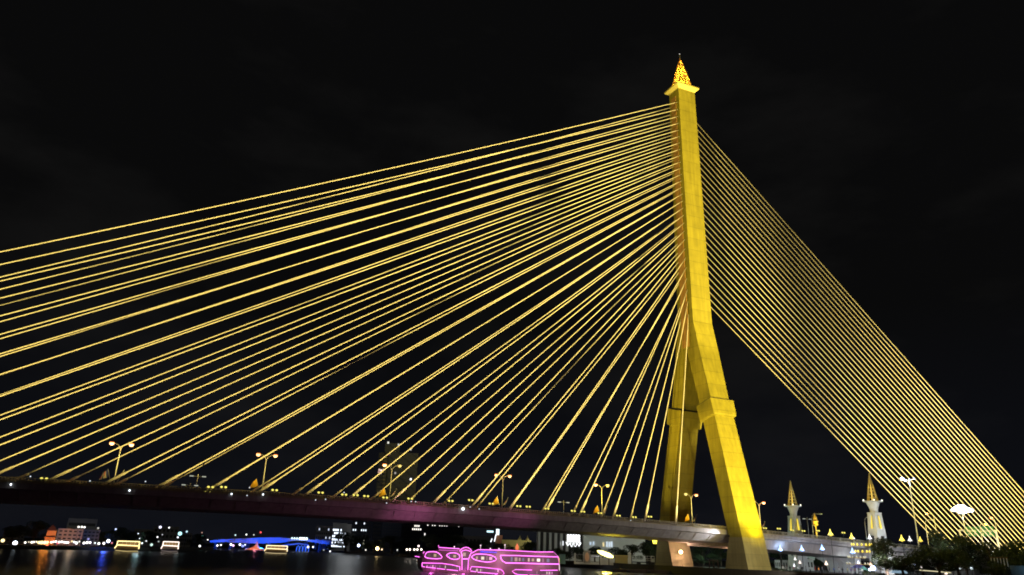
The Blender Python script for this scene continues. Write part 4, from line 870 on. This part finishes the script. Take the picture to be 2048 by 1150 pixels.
# boats
def tour_boat(px0, px1, pwl, ptop, D, label, col, e, e2, z0=0):
    a, rz = frame((px0+px1)/2, D, 0); w = width(px0, px1, D)/2; h = at((px0+px1)/2, ptop, D).z
    o = empty('tour_boat', a, label, 'boat', None, rz); w1 = w*.92
    MB().loft([[(-w, 1.5, h*.28), (-w*.85, 0, h*.28), (w*.85, 0, h*.28), (w, 1.5, h*.28), (w*.85, 3.6, h*.28), (-w*.85, 3.6, h*.28)], [(-w*.8, 1.5, -.4), (-w*.75, .5, -.4), (w*.78, .5, -.4), (w*.8, 1.5, -.4), (w*.75, 3, -.4), (-w*.75, 3, -.4)]][::-1]).build('hull', M_HULL, o)
    MB().box(-w1, .5, h*.28, w1*.95, 3.2, h*.55).build('cabin', mat('boat_cabin', (.35, .25, .15), .7), o)
    MB().box(-w*.82, .3, h*.93, w*.9, 3.4, h).build('roof', M_WHITE, o)
    for k in range(6): MB().tube([(-w*.8+k*w*1.66/5, .35, h*.55), (-w*.8+k*w*1.66/5, .35, h*.93)], .09, 4).build('stanchion', M_WHITE, o)
    rr = h*.045
    for q in ([(-w*.84, .2, h*.97), (w*.92, .2, h*.97)], [(-w*.84, .2, h*.62), (w*.93, .2, h*.58)], [(-w*.84, .2, h*.97), (-w*.84, .2, h*.62)], [(w*.9, .2, h*.97), (w*.9, .2, h*.58)], [(-w*.98, .3, h*.30), (-w*.84, .2, h*.6)], [(w*.93, .2, h*.3), (w*.92, .2, h*.58)]):
        MB().tube(q, rr, 5).build('light_strip', glow(col, e), o)
    MB().tube([(-w*.9, -.1, h*.12), (0, -.2, h*.06), (w*.9, -.1, h*.1)], rr*.7, 5).build('light_strip', glow(col, e2), o)
    MB().box(-w*.7, .42, h*.66, w*.75, .46, h*.86).build('lit_deck', glow((1, .55, .18), .35), o)
    return o
tour_boat(229, 280, 1105, 1082, 335, 'small two-deck boat outlined in warm yellow-white lights at left', (1, .78, .32), 2.4, .7)
tour_boat(529, 577, 1109, 1091, 420, 'small two-deck boat outlined in warm white lights before the blue bridge', (1, .80, .42), 2.2, .8)
o = tour_boat(322, 358, 1098, 1083, 365, 'boat with rows of pinkish white lamps and a red bow light', (1, .82, .72), 2.0, .2)
# pink lit prang and blue lit pavilion on the far bank before the blue bridge
a, rz = frame(513, 640, 0); o = empty('pink_pavilion', a, 'pink floodlit stepped spire on a long low base under the blue bridge', 'building', None, rz)
MB().sq([(9, 3, 0), (8, 3, 1.2), (5, 2, 1.4), (2.0, 1.2, 2.6), (1.1, .9, 4), (.4, .4, 6), (.1, .1, 7.8)]).build('tiers', M_CAP, o); point('pavilion_light', (a.x-2, a.y-8, 3.5), 1900, (1, .25, .35), .5)
a, rz = frame(604, 640, 0); o = empty('blue_pavilion', a, 'blue-lit arched riverside pavilion right of the warm white boat', 'building', None, rz)
for k in range(4):
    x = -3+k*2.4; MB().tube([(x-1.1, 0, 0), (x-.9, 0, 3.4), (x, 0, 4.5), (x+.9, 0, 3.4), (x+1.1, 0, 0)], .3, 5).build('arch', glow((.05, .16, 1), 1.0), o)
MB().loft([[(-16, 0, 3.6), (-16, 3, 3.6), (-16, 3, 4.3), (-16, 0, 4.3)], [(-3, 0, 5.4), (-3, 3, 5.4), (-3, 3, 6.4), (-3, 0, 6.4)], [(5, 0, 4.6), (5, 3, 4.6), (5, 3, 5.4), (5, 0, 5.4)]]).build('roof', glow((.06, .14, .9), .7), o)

# centre bank lamps
for px, py, D, c, e, r, lb, pw in ((755, 1097, 470, (1, .72, .32), 10, .95, 'bright warm yellow lamp on the far quay, shining like a star', 9000), (717, 1091, 480, (.6, .72, 1), 7, .8, 'blue-white lamp before the big rounded black tree', 900), (726, 1088, 480, (.85, .85, .6), .7, .7, 'dim cream lamp right of the blue-white one', 0), (726.5, 1081, 480, (.7, .7, .55), .4, .3, 'faint lamp above the dim cream one', 0),
        (837, 1092, 400, (1, .82, .78), 2.5, .5, 'single globe lamp standing above the row of globe lamps', 0), (732, 1100, 455, (1, .97, .85), 1.4, .4, 'slim white light on the quay left of the warm star lamp', 0), (795, 1100, 430, (.95, .98, .9), 1.2, .35, 'slim white light on the quay right of the warm star lamp', 0), (764, 1099, 465, (1, .7, .4), 2, .5, 'small warm lamp just right of the star lamp', 0)):
    lantern(px, py, D, c, e, r, lb, 'globe', pw=pw)
for i, px in enumerate((814, 820, 829, 835, 843)): lantern(px, 1099, 398, (1, .86, .72), 3, .5, '%s of five warm globe lamps in a row at the bow of the purple boat' % ORD[i], 'globe', 'row of warm globe lamps', 60)

# ------------------------------------------------------------------ quay furniture left of the far pylon foot
def panel(px0, px1, pt, pb, D, name, label, m, cat, th=.4, z0=1.75):
    a, rz = frame((px0+px1)/2, D, 0); w = width(px0, px1, D)/2; z0 = at((px0+px1)/2, pb, D).z; z1 = at((px0+px1)/2, pt, D).z; a.z = z0
    o = empty(name, a, label, cat, None, rz); MB().box(-w, 0, 0, w, th, z1-z0).build('panel', m, o); return o, w, z1-z0
M_YW = mat('ochre_wall', (.50, .42, .16), .8, noise=.15, nscale=.5)
o, w, h = panel(1230, 1255, 1112, 1131, 262, 'ochre_wall', 'ochre yellow blank wall beside the blazing projector', M_YW, 'wall')
MB().box(-w-.2, -.15, h, w+.2, .5, h+.25).build('coping', M_CAP, o)
o, w, h = panel(1255.5, 1262, 1108, 1131, 261, 'gate_pillar', 'pale square gate pillar right of the ochre wall', M_WHITE, 'pillar', 1.0)
MB().sq([(w+.15, .6, h), (.1, .1, h+.7)], (0, .5, 0)).build('cap', M_WHITE, o)
o, w, h = panel(1150, 1202, 1124, 1129, 262, 'park_gate', 'grey barred park gate with white posts on the quay', M_WHITE, 'gate')
h3 = 3.0
for k in range(16): MB().box(-w+.2+k*(2*w-.4)/15-.05, .1, h, -w+.2+k*(2*w-.4)/15+.05, .2, h3).build('bar', M_STEEL, o)
MB().box(-w, .05, h3, w, .25, h3+.15).build('top_rail', M_STEEL, o)
for s in (-1, -.3, .1, 1): MB().box(s*w-.3, -.1, 0, s*w+.3, .5, h3+.5).build('post', M_WHITE, o)
a, rz = frame(1174, 261, 1.75); z_ = at(1174, 1114, 261).z-1.75; o = empty('oval_banner', a, 'tall board with a pale peach oval on the quay', 'sign', None, rz)
MB().box(-1.1, 0, .3, 1.1, .2, z_+2.0).build('board', M_GREY, o); pl = MB(); n_ = 16; vs = [(.75*math.cos(6.283*i/n_), y, z_+1.45*math.sin(6.283*i/n_)) for y in (-.06, .0) for i in range(n_)]
pl.add(vs, [tuple(range(n_))]+[(i, n_+i, n_+(i+1) % n_, (i+1) % n_) for i in range(n_)]).build('oval', mat('peach_print', (.8, .5, .32), .6), o)
o, w, h = panel(1203, 1226, 1119, 1130, 262, 'white_fence', 'white slatted fence below the blazing projector', M_WHITE, 'fence', .1)
for k in range(12): MB().box(-w+k*2*w/11-.06, -.08, 0, -w+k*2*w/11+.06, -.002, h+.25).build('slat', M_WHITE, o)
o, w, h = panel(1182, 1202, 1111, 1114, 270, 'tent', 'white market tent right of the peach oval board', M_WHITE, 'tent', 4); MB().box(-w, .3, -2.2, -w+.12, .4, 0).box(w-.12, .3, -2.2, w, .4, 0).build('pole', M_STEEL, o)
point('tent_light', o.location+Vector((0, -1.5, -.8)), 110, (.85, .88, 1), .3)
o, w, h = panel(1118, 1131, 1108, 1128, 262, 'glass_shelter', 'pale blue-green glass shelter at the stern of the purple boat', mat('pale_glass', (.22, .38, .38), .2), 'shelter', 2.5)
MB().box(-w-.3, -.4, h, w+.3, 2.9, h+.2).build('roof', M_DARK, o)
point('quay_light', gz(1140, 255)+Vector((0, 0, 2)), 130, (.95, .9, .8), .3); point('quay_light', gz(1185, 254)+Vector((0, 0, 2)), 160, (1, .9, .8), .3); point('quay_light', gz(1250, 250)+Vector((0, 0, 3)), 240, (1, .9, .6), .3); point('quay_light', gz(1285, 252)+Vector((0, 0, 2)), 110, (.95, 1, .9), .3)
# white rail frame of a parked stage truck
a, rz = frame(1286, 262, 1.75); o = empty('flatbed_trailer', a, 'parked trailer with a white rail frame left of the far pylon foot', 'trailer', None, rz); w = width(1264, 1308, 262)/2
MB().box(-w, 0, .9, w, 2.4, 1.2).build('bed', M_DARK, o)
rf = MB()
for k in range(7): rf.tube([(-w+k*w/3, 0, 1.2), (-w+k*w/3, 0, 3.0)], .06, 5)
for z in (1.7, 2.3, 3.0): rf.tube([(-w, 0, z), (w, 0, z)], .06, 5)
rf.build('rail_frame', M_WHITE, o)
MB().box(w*.72, .1, 1.2, w*1.0, 2.3, 3.1).build('cab', M_WHITE, o); MB().box(w*.76, .05, 2.2, w*.97, .12, 2.85).build('cab_window', M_DARK, o)
for x in (-.5, -.35, .6, .85): MB().tube([(x*w, -.05, .5), (x*w, .35, .5)], .5, 12).build('wheel', M_DARK, o)

# ------------------------------------------------------------------ dark pontoon, mooring frames, bushes along the bottom
a, rz = frame(1400, 236, 0)
o = empty('pontoon', (a.x-2, a.y, 0), 'long dark low pontoon lying in front of the pylon feet', 'pontoon', None, rz+.12)
MB().box(-24, -1.5, -.3, 26, 1.8, .95).build('deck', M_WOOD, o)
for x in (-22, -12, -2, 8, 18, 25): MB().tube([(x, -1.6, -.5), (x, -1.6, 1.9)], .16, 6).build('bollard_pile', M_WOOD, o)
for x in range(-20, 26, 6): MB().tube([(x, -1.65, .45), (x+.9, -1.65, .45)], .38, 8).build('tyre_fender', M_DARK, o)
def mooring(px0, px1, pt, pb, D, label, mid):
    a, rz = frame((px0+px1)/2, D, 0); w = width(px0, px1, D)/2; h = at(px0, pt, D).z; o = empty('mooring_frame', a, label, 'mooring frame', 'dark timber mooring frames in front of the pylon', rz)
    for x in (-w, w*mid, w): MB().tube([(x, 0, -.5), (x, 0, h+.15)], .2, 6).build('pile', M_WOOD, o)
    for z in (h-.15, h-2.2): MB().tube([(-w, 0, z), (w, 0, z)], .16, 6).build('cross_beam', M_WOOD, o)
mooring(1417, 1434, 1120, 1149, 226, 'dark timber mooring frame between the pylon feet', .0)
mooring(1501.5, 1529, 1123, 1150, 222, 'dark timber mooring frame in front of the near pylon foot', .35)
def bush(px, pt, D, w, label, k):
    o = tree(px, pt, D, w, label, 'low dark bushes on the near quay', 1.2, k); o['category'] = 'bush'; o.name = 'bush'
    for c in o.children:
        if c.name.startswith('trunk'): c.scale = (1, 1, .6)
bush(1518, 1136, 230, 34, 'low dark bush at the bottom of the near pylon foot', 0); bush(1552, 1134, 230, 38, 'low dark bush right of the near pylon foot', 1); bush(1590, 1139, 232, 36, 'low dark bush under the left of the crowd', 2); bush(1735, 1141, 230, 60, 'long low dark bush under the right of the crowd', 1)
bush(1388, 1141, 230, 20, 'small dark bush between pontoon and far pylon foot', 2)
# low stalls and walls in the park behind the crowd
for p0, p1, pt, lb, m in ((1547, 1558, 1120, 'pale small kiosk right of the near pylon foot', M_WHITE), (1562, 1578, 1120, 'grey low building behind the crowd, left', M_GREY), (1603, 1624, 1118, 'pale blue low building behind the crowd', M_WHITE)):
    block(p0, p1, pt, 300, 5, lb, m, 1, 3, (), z0=1.75, wfrac=(.5, .5), name='kiosk', cat='kiosk')
point('park_light', gz(1600, 285)+Vector((0, 0, 5)), 700, (.75, .82, 1), .5); point('park_light', gz(1585, 300)+Vector((0, 0, 7)), 6000, (.6, .9, .8), 1); point('park_light', gz(1420, 285)+Vector((0, 0, 7)), 7000, (.6, .9, .7), 1)
# exit ramp under the side span
rp = empty('access_ramp', gz(1610, 320), 'curving concrete ramp descending below the side span behind the lanterns', 'ramp')
m = MB(); rings = []
for px, a0, b0, D in ((1575, 1100, 1106, 318), (1600, 1104, 1112, 316), (1618, 1109, 1117, 312), (1630, 1113, 1121, 306)):
    p0, p1 = at(px, a0, D), at(px, b0, D); rings.append([Vector((p1.x, p1.y, p1.z)), Vector((p0.x, p0.y, p0.z)), Vector((p0.x+5, p0.y+5, p0.z)), Vector((p1.x+5, p1.y+5, p1.z))])
m.loft(rings); m.build('ramp_deck', M_DECK, rp, world=True)
p0 = at(1598, 1112, 319); MB().box(p0.x-.8, p0.y, 1.7, p0.x+1.6, p0.y+2.5, p0.z+.2).build('column', M_DECK, rp, world=True)
# pavilion tents and the glowing parasol
def tent(px, pt, pb, D, hw, label, col):
    a, rz = frame(px, D, 1.75); zt_ = at(px, pt, D).z-1.75; o = empty('tent', a, label, 'tent', None, rz)
    MB().sq([(hw, hw, zt_*.55), (hw*.96, hw*.96, zt_*.6), (.1, .1, zt_)]).build('canopy', mat('canvas', col, .7), o)
    for sx in (-1, 1):
        for sy in (-1, 1): MB().tube([(sx*hw*.92, sy*hw*.92, 0), (sx*hw*.92, sy*hw*.92, zt_*.56)], .06, 5).build('pole', M_STEEL, o)
tent(1713, 1126, 1143, 240, 2.1, 'dark blue peaked tent beneath the small blue-white lantern', (.12, .12, .35)); tent(1722, 1132, 1143, 236, 1.2, 'small green and blue stall tent right of the peaked tent', (.1, .35, .25))
point('stall_light', gz(1740, 234)+Vector((0, 0, 2.3)), 260, (.35, .45, 1), .3); point('stall_light', gz(1712, 236)+Vector((0, 0, 2.5)), 200, (.6, .65, 1), .3)
lantern(1741, 1136, 234, (.55, .65, 1), 7, .62, 'dazzling blue-white light on a stall at the right end of the crowd', 'globe'); lantern(1734, 1139, 233, (.7, .75, 1), 4, .35, 'small blue-white light left of the dazzling stall light', 'globe')
a, rz = frame(1791, 214, 1.75); zt_ = at(1791, 1143, 214).z-1.75; o = empty('parasol', a, 'wide oval parasol glowing pale blue at the bottom right', 'parasol', None, rz)
MB().lathe([(1.9, zt_-.35), (1.8, zt_+.0), (1.1, zt_+.35), (.1, zt_+.5)], n=16).build('canopy', glow((.40, .62, .80), .55), o); MB().tube([(0, 0, 0), (0, 0, zt_)], .06, 6).build('pole', M_STEEL, o)
a, rz = frame(1862, 226, 1.75); zr = at(1862, 1142, 226).z-1.75; o = empty('riverside_roof', a, 'long low roof with a pale lit edge at the bottom right', 'building', None, rz)
MB().loft([[(-4.5, -1, zr), (4.5, -1, zr-.4), (4.5, 4, zr-.4), (-4.5, 4, zr)], [(-4.5, -.6, zr+.15), (4.5, -.6, zr-.25), (4.5, 3.6, zr-.25), (-4.5, 3.6, zr+.15)]]).build('roof', M_GREY, o)
MB().tube([(-3.4, -1.1, zr+.12), (3.6, -1.1, zr-.2)], .11, 5).build('edge_light', glow((1, .9, .55), .8), o)
for x in (-4, 0, 4): MB().tube([(x, 0, 0), (x, 0, zr)], .1, 5).build('post', M_WOOD, o)
o, w, h = panel(2012, 2048, 1131, 1150, 214, 'bluish_wall', 'dim bluish plain wall in the bottom right corner', mat('blue_grey_wall', (.10, .16, .22), .8), 'wall'); point('wall_light', o.location+Vector((4, -5, 2)), 130, (.4, .7, 1), .3)
lantern(2046, 1140, 212, (.6, .9, 1), 5, .5, 'bright cyan-white light at the bottom right corner', 'globe')
for px, py, c, e, r, lb in ((1936, 1136.5, (.8, .95, 1), 2.5, .3, 'small white light above the lower right bank'), (1913, 1137, (.7, .8, .8), .8, .2, 'faint white light left of the small one at lower right'), (1837, 1134, (1, .9, .85), 1, .22, 'faint light right of the blue-white cone lantern')): lantern(px, py, 214, c, e, r, lb, 'globe')
o, w, h = panel(1975, 2012, 1114, 1116, 216, 'jetty_shed', 'dark open shed with slim posts on the lower right bank', M_WOOD, 'shed', 4)
for k in range(6): MB().tube([(-w+.3+k*(2*w-.6)/5, .1, 0), (-w+.3+k*(2*w-.6)/5, .1, -2.4)], .09, 5).build('post', M_STEEL, o)

# ------------------------------------------------------------------ people on the promenade
def person_mesh(m, pose):
    b = MB(); s = .16*pose
    def ell(cx, cy, z, rx, ry, n=8): return [(cx+rx*math.cos(6.283*i/n), cy+ry*math.sin(6.283*i/n), z) for i in range(n)]
    b.loft([ell(0, 0, .82, .17, .12), ell(0, 0, .95, .16, .11), ell(0, 0, 1.15, .15, .10), ell(0, 0, 1.36, .20, .11), ell(0, 0, 1.44, .13, .09), ell(0, 0, 1.48, .055, .055), ell(0, .0, 1.54, .055, .06), ell(0, 0, 1.58, .08, .09), ell(0, 0, 1.66, .085, .10), ell(0, 0, 1.74, .07, .08), ell(0, 0, 1.77, .02, .02)])
    for k in (-1, 1):
        b.tube([(k*.085, 0, .86), (k*.09, -k*s*.6, .48), (k*.09, -k*s+.03, .08), (k*.09, -k*s-.06, .03)], [.085, .06, .045, .04], 6)
        b.tube([(k*.19, 0, 1.38), (k*.24, k*s*.5, 1.1), (k*.22, k*s*.9-.06, .84)], [.05, .042, .032], 6)
    return b
CL = [('white', (.7, .7, .7)), ('red', (.5, .05, .05)), ('black', (.02, .02, .02)), ('pink', (.65, .3, .35)), ('blue', (.08, .15, .45)), ('yellow', (.6, .5, .1)), ('grey', (.25, .25, .26)), ('orange', (.7, .25, .05)), ('green', (.08, .3, .12)), ('purple', (.25, .1, .4))]
skin = mat('skin', (.35, .2, .14), .6); M_TR = mat('trousers', (.03, .035, .05), .8); pm = {}
spots_ = [(1562, 1140, 0, 'left end of the crowd'), (1569, 1141, 6, 'just left of the low white lantern'), (1576, 1139, 2, 'beside the low white lantern'), (1583, 1142, 3, 'below the low white lantern'), (1592, 1140, 0, 'below the left cone lanterns'), (1600, 1142, 2, 'below the pinkish cone lantern'), (1608, 1141, 6, 'right of the pinkish cone lantern'), (1616, 1140, 0, 'in front of the pale blue building'), (1626, 1141, 1, 'under the end of the ramp'), (1633, 1142, 7, 'left of the peach cone lantern'), (1640, 1141, 6, 'under the peach cone lantern, left'), (1654, 1141, 2, 'under the peach cone lantern, right'), (1663, 1142, 4, 'at the left edge of the fluted pier'), (1673, 1141, 0, 'in front of the fluted pier'), (1680, 1142, 2, 'in front of the middle of the fluted pier'), (1690, 1141, 5, 'at the right edge of the fluted pier'), (1697, 1142, 9, 'left of the peaked tent'), (1704, 1141, 3, 'at the left side of the peaked tent'), (1719, 1142, 0, 'between the two tents'), (1730, 1142, 8, 'near the dazzling stall light')]
for i, (px, pb, ci, wh) in enumerate(spots_):
    D = 234+(i*5) % 9; a, rz = frame(px, D, 1.77); cn, cc = CL[ci]
    if ci not in pm: pm[ci] = mat('cloth_'+cn, cc, .8)
    o = empty('person', a, 'person in %s clothes standing %s' % (cn, wh), 'person', 'crowd strolling on the promenade', rz+(i*1.7) % 3)
    b = person_mesh(None, 1 if i % 3 else .3).build('body', pm[ci], o, smooth=True)
    b.data.materials.append(skin); b.data.materials.append(M_TR)
    for p in b.data.polygons:
        z = p.center.z
        if z > 1.47: p.material_index = 1
        elif z < .8 and abs(p.center.x) < .17: p.material_index = 2
    MB().lathe([(.088, 1.66), (.098, 1.72), (.08, 1.79), (.02, 1.82)], n=8).build('hair', M_DARK, o)
a, rz = frame(1364, 233, .95); o = empty('person', a, 'dark-clothed person standing on the pontoon before the far pylon foot', 'person', None, rz); person_mesh(None, .5).build('body', M_TR, o, smooth=True)
for px_, p_ in ((1560, 300), (1590, 520), (1620, 440), (1655, 520), (1690, 440), (1725, 520)): q = gz(px_, 227); point('crowd_fill', (q.x, q.y, 4.2), p_, (1, .9, .88), .3)  # added unseen lamps on the near side brighten the crowd
spot('pier_wash', (38, -14, 3), (52, 0, 5), 2.6e3, (.75, .88, 1), 90, .9, .4)
